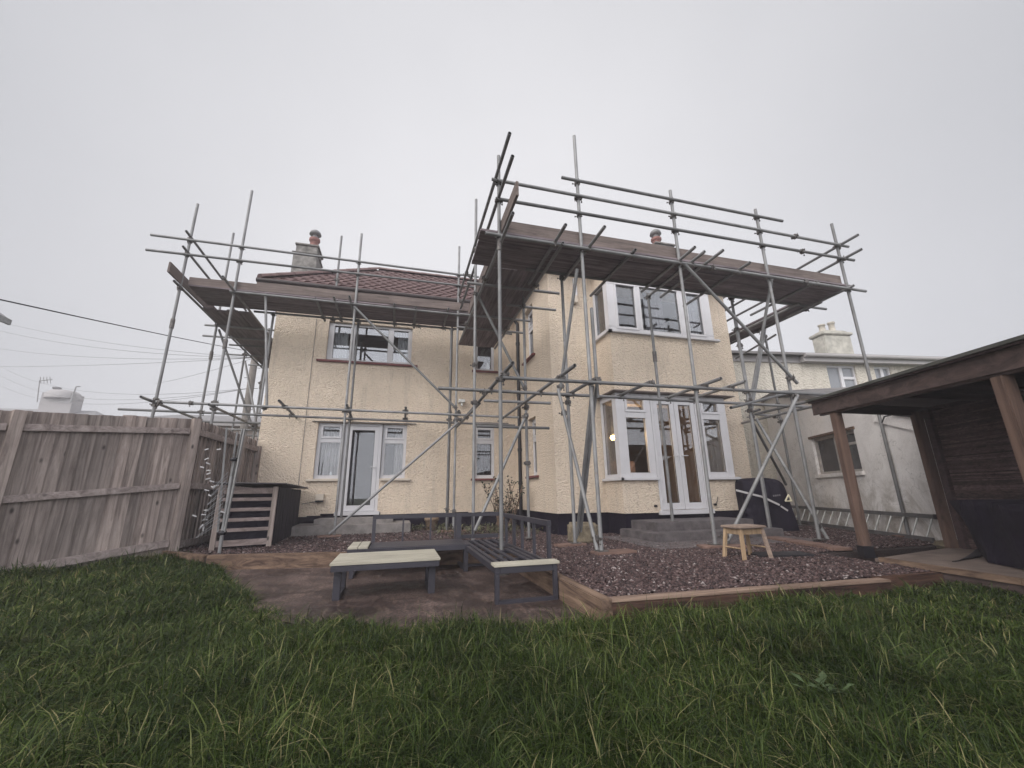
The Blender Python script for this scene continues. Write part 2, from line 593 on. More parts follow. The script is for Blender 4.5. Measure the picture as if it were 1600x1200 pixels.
def cover_mat():
    m, t, b = new_mat('black_cover_fabric')
    v = coords(t)
    f = noise(t, v, 3, 4)
    c = ramp(t, f, [(0.3, (0.005, 0.0035, 0.009)), (0.7, (0.015, 0.011, 0.023))])
    t.links.new(c, b.inputs['Base Color'])
    b.inputs['Roughness'].default_value = 0.7
    b.inputs['Specular IOR Level'].default_value = 0.2
    h1 = bump(t, b, noise(t, coords(t, (1, 1, 0.5)), 3.5, 3, 0.5, 0.8), 0.7, 0.08)
    bump(t, b, noise(t, v, 260, 1), 0.2, 0.002, h1)
    return m


def wall_mat():
    """old smooth render with damp stains and hairline cracks"""
    m, t, b = new_mat('old_grey_render')
    v = coords(t)
    big = noise(t, v, 1.1, 6, 0.65, 0.4)
    c = ramp(t, big, [(0.25, (0.64, 0.61, 0.595)), (0.5, (0.78, 0.75, 0.735)), (0.75, (0.84, 0.81, 0.80))])
    st = noise(t, coords(t, (1.3, 1.3, 1.0)), 1.7, 7, 0.7, 0.9)
    sep = t.nodes.new('ShaderNodeSeparateXYZ')
    tc = t.nodes.new('ShaderNodeTexCoord')
    t.links.new(tc.outputs['Object'], sep.inputs[0])
    mr = N(t, 'ShaderNodeMapRange')
    mr.inputs['From Min'].default_value = 0.9
    mr.inputs['From Max'].default_value = -0.8
    t.links.new(sep.outputs['Z'], mr.inputs['Value'])
    mu = t.nodes.new('ShaderNodeMath'); mu.operation = 'MULTIPLY'
    t.links.new(ramp(t, st, [(0.42, (0, 0, 0)), (0.62, (1, 1, 1))]), mu.inputs[0])
    t.links.new(mr.outputs['Result'], mu.inputs[1])
    c = mixc(t, mu.outputs[0], c, (0.33, 0.29, 0.25))
    vo = N(t, 'ShaderNodeTexVoronoi', Scale=0.8)
    vo.feature = 'DISTANCE_TO_EDGE'
    wv = t.nodes.new('ShaderNodeVectorMath'); wv.operation = 'ADD'
    nz = N(t, 'ShaderNodeTexNoise', Scale=2.5, Detail=4.0)
    t.links.new(v, nz.inputs['Vector'])
    t.links.new(v, wv.inputs[0]); t.links.new(nz.outputs['Color'], wv.inputs[1])
    t.links.new(wv.outputs[0], vo.inputs['Vector'])
    ck = ramp(t, vo.outputs['Distance'], [(0.0, (0.4,) * 3), (0.007, (0, 0, 0))])
    c = mixc(t, ck, c, (0.17, 0.16, 0.15))
    sp = noise(t, v, 30, 4, 0.7)
    c = mixc(t, ramp(t, sp, [(0.62, (0, 0, 0)), (0.78, (0.5,) * 3)]), c, (0.24, 0.22, 0.2))
    t.links.new(c, b.inputs['Base Color'])
    b.inputs['Roughness'].default_value = 0.9
    bump(t, b, noise(t, v, 9, 6, 0.65), 0.45, 0.04)
    return m


M['tile'] = tile_mat()
M['cover'] = cover_mat()
M['wallgrey'] = wall_mat()

GZ = -0.77          # gravel level (the camera is the origin)
PADZ = -0.925       # concrete pad

# ================================================================== GROUND
def lawn_z(x, y):
    """gently uneven lawn; a little higher by the fence"""
    x = np.asarray(x, float); y = np.asarray(y, float)
    h = -0.945 + 0.0 * x
    up = np.clip((-x - 0.9) / 2.2, 0, 1) * np.clip((y - 2.5) / 4.0, 0, 1)
    h += 0.11 * up
    h += 0.02 * np.sin(1.9 * x + 0.7) * np.cos(1.6 * y) + 0.012 * np.sin(4.3 * x + 2.1 * y)
    rt = np.clip((x - 2.2) / 1.8, 0, 1)
    h += 0.085 * np.clip((x - 1.45) / 1.2, 0, 1) * np.clip((y - 1.2) / 1.2, 0, 1)
    h += 0.022 * np.sin(5.1 * x + 1.3 * np.sin(2.2 * y)) * np.cos(4.4 * y + 0.8) + 0.012 * np.sin(9.0 * x + 3.0 * y)
    return h


def soil_mat():
    m, t, b = new_mat('lawn_soil')
    v = coords(t)
    c = ramp(t, noise(t, v, 14, 5), [(0.3, (0.006, 0.008, 0.003)), (0.7, (0.018, 0.02, 0.008))])
    t.links.new(c, b.inputs['Base Color'])
    b.inputs['Roughness'].default_value = 1.0
    bump(t, b, noise(t, v, 50, 3), 0.6, 0.03)
    return m


M['soil'] = soil_mat()
xs = np.linspace(-9, 11, 101); ys = np.linspace(-6, 7.6, 81)
gx, gy = np.meshgrid(xs, ys)
gz = lawn_z(gx, gy)
# sink the lawn sheet where pad, gravel and deck lie over it
LB = [(-9, 2.2), (-6.6, 3.9), (-4.45, 6.2), (-3.25, 7.45), (-2.75, 7.3), (-2.15, 6.5), (-1.65, 5.4), (-0.95, 4.2), (-0.5, 3.7), (0.1, 3.38), (0.8, 3.2), (1.38, 3.06),
      (1.39, 2.92), (4.15, 2.78), (4.16, 2.86), (4.86, 2.86), (4.86, 2.4), (4.80, 0.5), (4.75, -6), (-9, -6)]


def inside(px, py, poly):
    px = np.asarray(px); py = np.asarray(py)
    r = np.zeros(px.shape, bool)
    j = len(poly) - 1
    for i in range(len(poly)):
        xi, yi = poly[i]; xj, yj = poly[j]
        c = ((yi > py) != (yj > py)) & (px < (xj - xi) * (py - yi) / (yj - yi + 1e-12) + xi)
        r ^= c
        j = i
    return r


lawn_in = inside(gx, gy, LB)
gz = np.where((~lawn_in) & (gx > -2.6), np.minimum(gz, -1.0), gz)
nx, ny = len(xs), len(ys)
vv = np.stack([gx.ravel(), gy.ravel(), gz.ravel()], 1)
idx = np.arange(nx * ny).reshape(ny, nx)
q = np.stack([idx[:-1, :-1], idx[:-1, 1:], idx[1:, 1:], idx[1:, :-1]], -1).reshape(-1, 4)
lawn = raw_mesh('lawn', vv, q.ravel(), np.full(len(q), 4), M['soil'], True)
kind(lawn, 'structure')

far = MB().box((-150, -120, -1.25), (150, 160, -1.10)).build('ground', simple('far_ground', (0.07, 0.085, 0.045), 1.0, 0.3, 0.3))
kind(far, 'structure')


def pad_mat():
    m, t, b = new_mat('stained_concrete_pad')
    v = coords(t)
    n1 = noise(t, v, 1.6, 7, 0.7, 0.5)
    c = ramp(t, n1, [(0.36, (0.015, 0.0085, 0.008)), (0.5, (0.038, 0.023, 0.02)), (0.64, (0.10, 0.066, 0.057))])
    n2 = noise(t, coords(t, (9, 1.2, 1)), 2.2, 6, 0.7)
    c = mixc(t, ramp(t, n2, [(0.5, (0, 0, 0)), (0.7, (0.5,) * 3)]), c, (0.17, 0.115, 0.09))
    n3 = noise(t, v, 42, 5, 0.75)
    c = mixc(t, 0.9, c, ramp(t, n3, [(0.40, (0.3,) * 3), (0.60, (1.8,) * 3)]), 'MULTIPLY')
    ms = noise(t, v, 2.6, 5, 0.7)
    c = mixc(t, ramp(t, ms, [(0.58, (0, 0, 0)), (0.72, (0.45,) * 3)]), c, (0.06, 0.045, 0.03))
    t.links.new(c, b.inputs['Base Color'])
    r = ramp(t, n1, [(0.35, (0.35,) * 3), (0.6, (0.85,) * 3)])
    t.links.new(r, b.inputs['Roughness'])
    bump(t, b, n3, 0.4, 0.008)
    return m


pad = MB().prism([(-2.4, 6.70, PADZ), (0.85, 5.98, PADZ), (1.48, 5.9, PADZ), (1.48, 2.98, PADZ)] + [(x_ - 0.05, y_ - 0.12, PADZ) for x_, y_ in LB[11:4:-1]], (0, 0, -0.2))
kind(pad.build('concrete_pad', pad_mat()), 'structure')


def gravel_mat():
    m, t, b = new_mat('slate_chippings')
    r = island(t)
    c = ramp(t, r, [(0.0, (0.016, 0.008, 0.009)), (0.4, (0.043, 0.023, 0.023)), (0.78, (0.092, 0.054, 0.052)), (0.95, (0.145, 0.10, 0.095)), (0.992, (0.32, 0.28, 0.27))])
    c = mixc(t, 0.5, c, ramp(t, noise(t, coords(t), 30, 3), [(0.3, (0.7,) * 3), (0.7, (1.3,) * 3)]), 'MULTIPLY')
    t.links.new(c, b.inputs['Base Color'])
    b.inputs['Roughness'].default_value = 0.6
    return m


def bed_mat():
    m, t, b = new_mat('gravel_bed_fines')
    v = coords(t)
    c = ramp(t, noise(t, v, 45, 4, 0.7), [(0.3, (0.018, 0.011, 0.012)), (0.7, (0.065, 0.042, 0.04))])
    t.links.new(c, b.inputs['Base Color'])
    b.inputs['Roughness'].default_value = 0.9
    bump(t, b, noise(t, v, 55, 3), 1.0, 0.03)
    return m


bed = MB().prism([(1.55, 3.05, GZ - 0.012), (4.95, 3.0, GZ - 0.012), (4.98, 3.4, GZ - 0.012), (5.05, 4.2, GZ - 0.012), (7.6, 4.2, GZ - 0.012), (13.0, 11.9, GZ - 0.012),
                  (13.0, 13.0, GZ - 0.012), (-3.3, 13.0, GZ - 0.012), (-3.3, 7.55, GZ - 0.012), (-2.45, 6.82, GZ - 0.012), (0.9, 6.05, GZ - 0.012), (1.55, 6.0, GZ - 0.012)], (0, 0, -0.3))
kind(bed.build('gravel_bed', bed_mat()), 'structure')


def stones(n, sampler, smin, smax):
    x, y = sampler(n)
    n = len(x)
    base = np.array([[1, 0, 0], [-1, 0, 0], [0, 1, 0], [0, -1, 0], [0, 0, 1], [0, 0, -1]], float)
    fc = np.array([[0, 2, 4], [2, 1, 4], [1, 3, 4], [3, 0, 4], [2, 0, 5], [1, 2, 5], [3, 1, 5], [0, 3, 5]])
    jit = 1 + rng.uniform(-0.45, 0.45, (n, 6, 3))
    v = base[None] * jit + rng.uniform(-0.25, 0.25, (n, 6, 3))
    sc = rng.uniform(smin, smax, (n, 1)) * np.stack([rng.uniform(0.8, 1.5, n), rng.uniform(0.6, 1.0, n), rng.uniform(0.35, 0.7, n)], 1)
    v *= sc[:, None, :]
    a = rng.uniform(0, 2 * math.pi, n); tl = rng.uniform(-0.6, 0.6, n)
    c, s = np.cos(a), np.sin(a); ct, st = np.cos(tl), np.sin(tl)
    X, Y, Z = v[..., 0], v[..., 1], v[..., 2]
    Y, Z = Y * ct[:, None] - Z * st[:, None], Y * st[:, None] + Z * ct[:, None]
    X, Y = X * c[:, None] - Y * s[:, None], X * s[:, None] + Y * c[:, None]
    zz = GZ - 0.004 + rng.uniform(0, 0.012, n)
    P = np.stack([X + x[:, None], Y + y[:, None], Z + zz[:, None]], -1).reshape(-1, 3)
    F = (fc[None] + (np.arange(n) * 6)[:, None, None]).reshape(-1)
    return P, F, np.full(n * 8, 3)


G1 = [(1.56, 3.06), (4.9, 3.0), (4.95, 3.4), (5.0, 4.3), (7.4, 4.3), (8.5, 7.0), (7.5, 7.5), (6.6, 7.5), (6.5, 6.9), (4.0, 6.9), (4.0, 7.5), (2.9, 7.5), (2.9, 8.0), (1.56, 8.0)]
G2 = [(-3.2, 7.6), (-2.45, 6.85), (0.9, 6.08), (2.9, 6.05), (2.9, 10.4), (-3.1, 10.4)]


def samp(poly, dens):
    xa = [p[0] for p in poly]; ya = [p[1] for p in poly]

    def f(n):
        A = (max(xa) - min(xa)) * (max(ya) - min(ya))
        k = int(A * dens)
        x = rng.uniform(min(xa), max(xa), k); y = rng.uniform(min(ya), max(ya), k)
        ok = inside(x, y, poly)
        # fewer where far
        d = np.hypot(x, y)
        ok &= rng.uniform(0, 1, k) < np.clip(1.5 - 0.13 * d, 0.35, 1)
        return x[ok], y[ok]
    return f


P1, F1, C1 = stones(0, samp(G1, 3600), 0.011, 0.021)
P2, F2, C2 = stones(0, samp(G2, 1700), 0.014, 0.024)
gv = raw_mesh('gravel', np.concatenate([P1, P2]), np.concatenate([F1, F2 + len(P1)]), np.concatenate([C1, C2]), gravel_mat())
kind(gv, 'stuff')
gv['label'] = 'purple brown slate chippings spread in front of the house'

# ================================================================== HOUSE
LX, CX, RX = -3.1, 2.93, 7.57      # left end, inner corner, right end
FY, GY, BY = 10.45, 7.6, 6.95      # left wing front, right wing front, bay front
BX0, BX1 = 3.98, 6.52
PT, WT = -0.39, 4.86               # top of black plinth, top of wall
house = thing('house', 'cream roughcast two storey house with red tiled roof, wrapped in scaffolding', 'house', (2.0, 10.0, GZ))


def wall_sheet(mb, axis, pos, u0, u1, z0, z1, holes, depth, sign):
    """vertical wall with rectangular holes. axis 'Y': plane y=pos spanned by x; 'X': plane x=pos spanned by y.
    depth = reveal thickness, going to pos+sign*depth"""
    us = sorted({u0, u1, *[h[0] for h in holes], *[h[1] for h in holes]})
    zs = sorted({z0, z1, *[h[2] for h in holes], *[h[3] for h in holes]})
    P = (lambda u, z, d: (u, pos + sign * d, z)) if axis == 'Y' else (lambda u, z, d: (pos + sign * d, u, z))
    for d in (0.0, depth):
        for i in range(len(us) - 1):
            for j in range(len(zs) - 1):
                um, zm = (us[i] + us[i + 1]) / 2, (zs[j] + zs[j + 1]) / 2
                if any(h[0] < um < h[1] and h[2] < zm < h[3] for h in holes):
                    continue
                mb.add([P(us[i], zs[j], d), P(us[i + 1], zs[j], d), P(us[i + 1], zs[j + 1], d), P(us[i], zs[j + 1], d)], [[0, 1, 2, 3]])
    for a, b, c, e in holes + [(u0, u1, z0, z1)]:
        for (ua, za), (ub, zb) in (((a, c), (b, c)), ((b, c), (b, e)), ((b, e), (a, e)), ((a, e), (a, c))):
            mb.add([P(ua, za, 0), P(ub, zb, 0), P(ub, zb, depth), P(ua, za, depth)], [[0, 1, 2, 3]])


# window openings (u0,u1,z0,z1)
LU = (-1.89, 0.16, 3.24, 4.27)
LD = (-1.89, 0.15, 0.38, 1.69)      # merged with the door below
LDOOR = (-1.30, -0.43, -0.385, 1.69)
SU = (1.85, 2.38, 3.21, 4.36)
SD = (1.85, 2.38, 0.37, 1.73)
GSU = (8.70, 9.42, 3.16, 4.50)
GSD = (8.70, 9.30, 0.37, 1.69)
mb = MB()
wall_sheet(mb, 'Y', FY, LX, CX + 0.26, PT, WT, [LU, (-1.89, -1.30, 0.38, 1.69), LDOOR, (-0.43, 0.15, 0.38, 1.69), SU, SD], 0.26, 1)
wall_sheet(mb, 'X', CX, GY + 0.26, FY - 0.001, PT, WT, [GSU, GSD], 0.26, 1)
wall_sheet(mb, 'Y', GY, CX, RX, PT, WT, [(BX0 + 0.15, BX1 - 0.15, -0.35, 1.8), (BX0 + 0.15, BX1 - 0.15, 3.2, 4.5)], 0.26, 1)
wall_sheet(mb, 'X', RX, GY + 0.26, 15.0, PT, WT, [], 0.26, -1)
wall_sheet(mb, 'X', LX, FY + 0.26, 15.0, PT, WT, [], 0.26, 1)
wall_sheet(mb, 'Y', 15.0, LX, RX, PT, WT, [], 0.26, -1)
# bay: stucco either side of the doors and the band between the floors
for x0, x1, z0, z1 in ((BX0, 4.735, PT, 0.22), (5.825, BX1, PT, 0.22), (BX0, BX1, 1.90, 3.12)):
    mb.box((x0, BY, z0), (x1, BY + 0.22, z1))
for x0, x1 in ((BX0, BX0 + 0.22), (BX1 - 0.22, BX1)):
    mb.box((x0, BY + 0.22, PT), (x1, GY - 0.002, 0.22))
    mb.box((x0, BY + 0.22, 1.90), (x1, GY - 0.002, 3.12))
mb.box((BX0, BY, 4.32), (BX1, GY - 0.002, 4.86))
mb.build('wall', M['stucco'], house)
# floors and partitions that close the rooms seen through the windows
mb = MB()
mb.box((LX + 0.27, FY + 0.27, -0.5), (RX - 0.27, 14.7, -0.42))
mb.box((LX + 0.27, FY + 0.27, 2.2), (RX - 0.27, 14.7, 2.4))
mb.box((CX + 0.3, GY + 0.27, -0.5), (RX - 0.27, FY + 0.26, -0.42))
mb.box((CX + 0.3, GY + 0.27, 2.2), (RX - 0.27, FY + 0.26, 2.4))
mb.box((BX0 + 0.22, BY + 0.3, 2.0), (BX1 - 0.22, GY + 0.26, 2.4))
mb.box((1.0, FY + 0.27, -0.42), (1.1, 14.7, 4.8))
mb.box((LX + 0.27, 13.0, -0.42), (1.0, 13.1, 4.8))
mb.box((4.0, 10.75, -0.42), (RX - 0.27, 10.85, 2.2))
mb.box((1.1, 12.0, -0.42), (CX + 0.2, 12.1, 4.8))
mb.box((LX + 0.27, FY + 0.27, 4.74), (RX - 0.27, 14.7, 4.8))
mb.box((CX + 0.3, GY + 0.27, 4.74), (RX - 0.27, FY + 0.26, 4.8))
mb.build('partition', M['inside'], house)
mb = MB()
mb.box((CX + 0.3, 10.75, -0.42), (4.0, 10.85, 2.2))
mb.box((CX + 0.262, GY + 0.4, -0.42), (CX + 0.29, 8.5, 2.2))
mb.box((RX - 0.30, GY + 0.4, -0.42), (RX - 0.264, 10.7, 2.2))
mb.box((CX + 0.3, GY + 0.3, 2.16), (RX - 0.3, 10.7, 2.195))
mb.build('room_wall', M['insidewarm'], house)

# plinth
mb = MB()
for a, b in (((LX + 0.025, FY + 0.025, -1.0), (CX + 0.03, FY + 0.3, PT - 0.004)), ((CX + 0.03, GY + 0.03, -1.0), (CX + 0.3, FY + 0.024, PT - 0.004)),
             ((CX + 0.301, GY + 0.03, -1.0), (RX - 0.03, GY + 0.3, PT - 0.004)), ((RX - 0.3, GY + 0.301, -1.0), (RX - 0.03, 15, PT - 0.004)),
             ((LX + 0.025, FY + 0.301, -1.0), (LX + 0.3, 15, PT - 0.004)), ((BX0 + 0.025, BY + 0.025, -1.0), (BX1 - 0.025, GY + 0.02, PT - 0.004))):
    mb.box(a, b)
mb.build('plinth', M['plinth'], house)
# painted drip skirt where the roughcast stops
mb = MB()
rs = random.Random(3)
x = LX
while x < CX - 0.1:
    e = min(CX - 0.02, x + rs.uniform(0.2, 0.5))
    if not (x < -0.40 and e > -1.33):
        mb.box((x, FY - 0.012, PT - 0.03 - rs.uniform(0, 0.03)), (e, FY - 0.001, PT + 0.005))
    x = e
mb.build('drip_edge', M['stucco'], house)


def window(axis, pos, sign, rect, cells, glass, sill=None, name='window', fw=0.055, inset=0.08, sillcol=None, sashes=(), handle=None):
    """frame bars round every cell; cells = [(u0,u1,z0,z1,sash)] panes. sign: direction INTO the house"""
    P = (lambda u, d, z: (u, pos + sign * d, z)) if axis == 'Y' else (lambda u, d, z: (pos + sign * d, u, z))

    def bx(m, u0, u1, z0, z1, d0, d1):
        a, b = P(u0, d0, z0), P(u1, d1, z1)
        m.box([min(i, j) for i, j in zip(a, b)], [max(i, j) for i, j in zip(a, b)])
    u0, u1, z0, z1 = rect
    fr = MB()
    # outer frame as a sheet with holes = cells
    us = sorted({u0, u1, *[c[0] for c in cells], *[c[1] for c in cells]})
    zs = sorted({z0, z1, *[c[2] for c in cells], *[c[3] for c in cells]})
    for i in range(len(us) - 1):
        for j in range(len(zs) - 1):
            um, zm = (us[i] + us[i + 1]) / 2, (zs[j] + zs[j + 1]) / 2
            if any(c[0] < um < c[1] and c[2] < zm < c[3] for c in cells):
                continue
            bx(fr, us[i], us[i + 1], zs[j], zs[j + 1], inset, inset + 0.07)
    for c in cells:                       # raised sash rim and thin bead
        t_ = 0.042 if c[4] else 0.016
        d0 = inset - 0.018 if c[4] else inset - 0.004
        a, b, e, g = c[0] - t_, c[1] + t_, c[2] - t_, c[3] + t_
        bx(fr, a, b, e, c[2] + 0.004, d0, inset + 0.03)
        bx(fr, a, b, c[3] - 0.004, g, d0, inset + 0.03)
        bx(fr, a, c[0] + 0.004, c[2] + 0.004, c[3] - 0.004, d0, inset + 0.03)
        bx(fr, c[1] - 0.004, b, c[2] + 0.004, c[3] - 0.004, d0, inset + 0.03)
    f = fr.build(name, M['upvc'], house, 0.004)
    for c in cells:
        g = MB()
        bx(g, c[0] - 0.005, c[1] + 0.005, c[2] - 0.005, c[3] + 0.005, inset + 0.035, inset + 0.045)
        g.build('pane', M[glass], f)
    gk = MB()
    for c in cells:
        for q in ((c[0], c[0] + 0.008, c[2], c[3]), (c[1] - 0.008, c[1], c[2], c[3]), (c[0] + 0.008, c[1] - 0.008, c[2], c[2] + 0.008), (c[0] + 0.008, c[1] - 0.008, c[3] - 0.008, c[3])):
            bx(gk, *q, inset + 0.027, inset + 0.033)
    gk.build('gasket', M['black_plastic'], f)
    if sill:
        s = MB()
        bx(s, sill[0], sill[1], sill[2] - 0.05, sill[2], -0.07, inset + 0.02)
        s.build('sill', M[sillcol or 'sill'], f, 0.006)
    return f


window('Y', FY, 1, LU, [(-1.76, -1.36, 3.32, 4.19, True), (-1.26, -0.44, 3.30, 4.21, False), (-0.31, 0.07, 3.32, 4.19, True)], 'glass_hi', (-2.08, 0.33, 3.235), sillcol='redsill')
window('Y', FY, 1, (-1.89, -1.305, 0.38, 1.69), [(-1.81, -1.38, 0.46, 1.22, False), (-1.78, -1.41, 1.36, 1.60, True)], 'glass_mid', (-2.02, -1.31, 0.375))
window('Y', FY, 1, (-0.425, 0.15, 0.38, 1.69), [(-0.35, 0.08, 0.46, 1.22, False), (-0.32, 0.05, 1.36, 1.60, True)], 'glass_mid', (-0.42, 0.29, 0.375))
window('Y', FY, 1, SU, [(1.92, 2.31, 3.28, 4.03, False), (1.92, 2.31, 4.15, 4.30, True)], 'glass_mid', (1.76, 2.47, 3.205), sillcol='redsill')
window('Y', FY, 1, SD, [(1.92, 2.31, 0.45, 1.25, False), (1.94, 2.29, 1.39, 1.62, True)], 'glass_lo', (1.76, 2.49, 0.365), sillcol='redsill')
window('X', CX, 1, GSU, [(8.77, 9.35, 3.24, 3.95, False), (8.80, 9.32, 4.08, 4.40, True)], 'glass_mid', (8.58, 9.47, 3.155), sillcol='redsill', inset=0.12)
window('X', CX, 1, GSD, [(8.77, 9.23, 0.45, 1.15, False), (8.80, 9.20, 1.30, 1.58, True)], 'glass_lo', (8.58, 9.38, 0.365), sillcol='redsill', inset=0.12)
# bay windows
window('Y', BY, 1, (BX0, BX1, 3.12, 4.32), [(4.19, 4.63, 3.26, 4.22, True), (4.76, 5.70, 3.24, 4.24, False), (5.91, 6.29, 3.26, 4.22, True)], 'glass_bay', (3.90, 6.61, 3.165), inset=0.0, sillcol='upvc')
window('X', BX0, 1, (BY + 0.07, GY - 0.01, 3.12, 4.32), [(BY + 0.15, GY - 0.08, 3.24, 4.24, False)], 'glass_bay', (BY - 0.07, GY - 0.005, 3.165), inset=0.0, sillcol='upvc')
window('X', BX1, -1, (BY + 0.07, GY - 0.01, 3.12, 4.32), [(BY + 0.15, GY - 0.08, 3.24, 4.24, False)], 'glass_bay', None, inset=0.0)
window('Y', BY, 1, (BX0, 4.735, 0.22, 1.86), [(4.17, 4.60, 0.33, 1.38, False), (4.21, 4.58, 1.53, 1.74, True)], 'glass_lo', (3.93, 4.73, 0.245), inset=0.0, sillcol='upvc')
window('Y', BY, 1, (5.825, BX1, 0.22, 1.86), [(5.94, 6.35, 0.34, 1.40, False), (5.96, 6.32, 1.55, 1.74, True)], 'glass_lo', (5.83, 6.60, 0.245), inset=0.0, sillcol='upvc')
window('X', BX0, 1, (BY + 0.07, GY - 0.01, 0.22, 1.86), [(BY + 0.14, GY - 0.08, 0.31, 1.76, False)], 'glass_lo', (BY - 0.07, GY - 0.005, 0.245), inset=0.0, sillcol='upvc')
window('X', BX1, -1, (BY + 0.07, GY - 0.01, 0.22, 1.86), [(BY + 0.14, GY - 0.08, 0.31, 1.76, False)], 'glass_lo', None, inset=0.0)


def door_leaf(u0, u1, z0, z1, y, hinge_left, glass, stile=0.10, bottom=0.12):
    g = MB()
    a, b, c, d = u0 + stile, u1 - stile, z0 + bottom, z1 - stile
    g.box((u0, y, z0), (a, y + 0.065, z1)); g.box((b, y, z0), (u1, y + 0.065, z1))
    g.box((a, y, z0), (b, y + 0.065, c)); g.box((a, y, d), (b, y + 0.065, z1))
    for q in ((a, y - 0.008, c), ):
        pass
    o = g.build('door', M['upvc'], house, 0.004)
    MB().box((a - 0.004, y + 0.03, c - 0.004), (b + 0.004, y + 0.04, d + 0.004)).build('pane', M[glass], o)
    gk = MB()
    for q in ((a, a + 0.01, c, d), (b - 0.01, b, c, d), (a + 0.01, b - 0.01, c, c + 0.01), (a + 0.01, b - 0.01, d - 0.01, d)):
        gk.box((q[0], y + 0.022, q[2]), (q[1], y + 0.028, q[3]))
    gk.build('gasket', M['black_plastic'], o)
    hx = b + stile / 2 if hinge_left else a - stile / 2
    s = -1 if hinge_left else 1
    zh = z0 + 1.0
    h = MB().box((hx - 0.014, y - 0.012, zh - 0.16), (hx + 0.014, y, zh + 0.06))
    h.tube((hx, y - 0.012, zh), (hx, y - 0.05, zh), 0.009, 8).tube((hx, y - 0.045, zh), (hx + s * 0.11, y - 0.045, zh), 0.008, 8)
    h.build('handle', M['upvc'], o)
    for zz in (z0 + 0.2, z0 + 1.05, z1 - 0.25):
        k = u0 if hinge_left else u1
        MB().tube((k, y - 0.012, zz - 0.045), (k, y - 0.012, zz + 0.045), 0.011, 8).build('hinge', M['upvc'], o)
    return o


# french doors in the bay: frame, two leaves, threshold
mb = MB()
mb.box((4.74, BY - 0.005, -0.385), (4.79, BY + 0.075, 1.86)); mb.box((5.77, BY - 0.005, -0.385), (5.82, BY + 0.075, 1.86)); mb.box((4.79, BY - 0.005, 1.78), (5.77, BY + 0.075, 1.86))
df = mb.build('door_frame', M['upvc'], house, 0.004)
door_leaf(4.795, 5.277, -0.345, 1.775, BY + 0.005, True, 'glass_lo')
door_leaf(5.283, 5.765, -0.345, 1.775, BY + 0.005, False, 'glass_lo')
MB().box((4.70, BY - 0.07, -0.43), (5.87, BY + 0.07, -0.352)).build('threshold', M['upvc'], house, 0.005)
for xx in (4.62, 5.93):
    MB().tube((xx, BY, -0.27), (xx, BY - 0.05, -0.27), 0.022, 10).build('pipe_outlet', M['black_plastic'], house)
mb = MB(); mb.poly([(5.93, BY - 0.03, -0.27), (5.97, BY - 0.05, -0.2), (6.0, BY - 0.04, -0.13)], 0.006)
mb.build('door_hook', M['black_plastic'], house)
# left wing door
mb = MB()
mb.box((-1.30, FY + 0.06, -0.385), (-1.225, FY + 0.14, 1.69)); mb.box((-0.505, FY + 0.06, -0.385), (-0.43, FY + 0.14, 1.69)); mb.box((-1.225, FY + 0.06, 1.63), (-0.505, FY + 0.14, 1.69))
mb.build('door_frame', M['upvc'], house, 0.004)
door_leaf(-1.22, -0.51, -0.355, 1.625, FY + 0.065, True, 'glass_mid', 0.095, 0.13)
MB().box((-1.36, FY - 0.05, -0.44), (-0.38, FY + 0.14, -0.36)).build('threshold', M['upvc'], house, 0.005)
# shallow lead hood over the lower bay, thin head flashing over the left door
mb = MB()
mb.add([(3.86, BY - 0.16, 1.865), (6.66, BY - 0.16, 1.865), (6.66, GY, 1.865), (3.86, GY, 1.865), (3.99, BY - 0.002, 1.93), (6.51, BY - 0.002, 1.93), (6.51, GY, 1.93), (3.99, GY, 1.93),
        (3.86, BY - 0.16, 1.88), (6.66, BY - 0.16, 1.88), (6.66, GY, 1.88), (3.86, GY, 1.88)],
       [[0, 1, 2, 3], [8, 9, 5, 4], [9, 10, 6, 5], [11, 8, 4, 7], [0, 1, 9, 8], [1, 2, 10, 9], [3, 0, 8, 11]])
mb.build('bay_hood', simple('hood_grey_brown', (0.17, 0.14, 0.125), 0.8, 0.2, 6), house)
MB().box((-2.02, FY - 0.04, 1.70), (0.36, FY - 0.001, 1.715)).build('drip_strip', M['concgrey'], house)
MB().box((1.86, FY - 0.03, 1.76), (2.75, FY - 0.001, 1.80)).build('drip_strip', M['concgrey'], house)

# room contents glimpsed through the glass
def curtain(name, x0, x1, z0, z1, y, mat, folds, label, amp=0.03):
    n = folds * 8
    vs, fs = [], []
    for i in range(n + 1):
        u = x0 + (x1 - x0) * i / n
        d = amp * math.sin(i / 8 * 2 * math.pi) + 0.3 * amp * math.sin(i * 1.3)
        for z, k in ((z0, 1.15), (z1, 0.85)):
            vs.append((u, y + d * k, z))
    for i in range(n):
        fs.append([2 * i, 2 * i + 2, 2 * i + 3, 2 * i + 1])
    m = MB(); m.add(vs, fs, True)
    o = m.build(name, mat)
    sm = o.modifiers.new('cloth', 'SOLIDIFY'); sm.thickness = 0.004
    return tag(o, label, 'curtain')


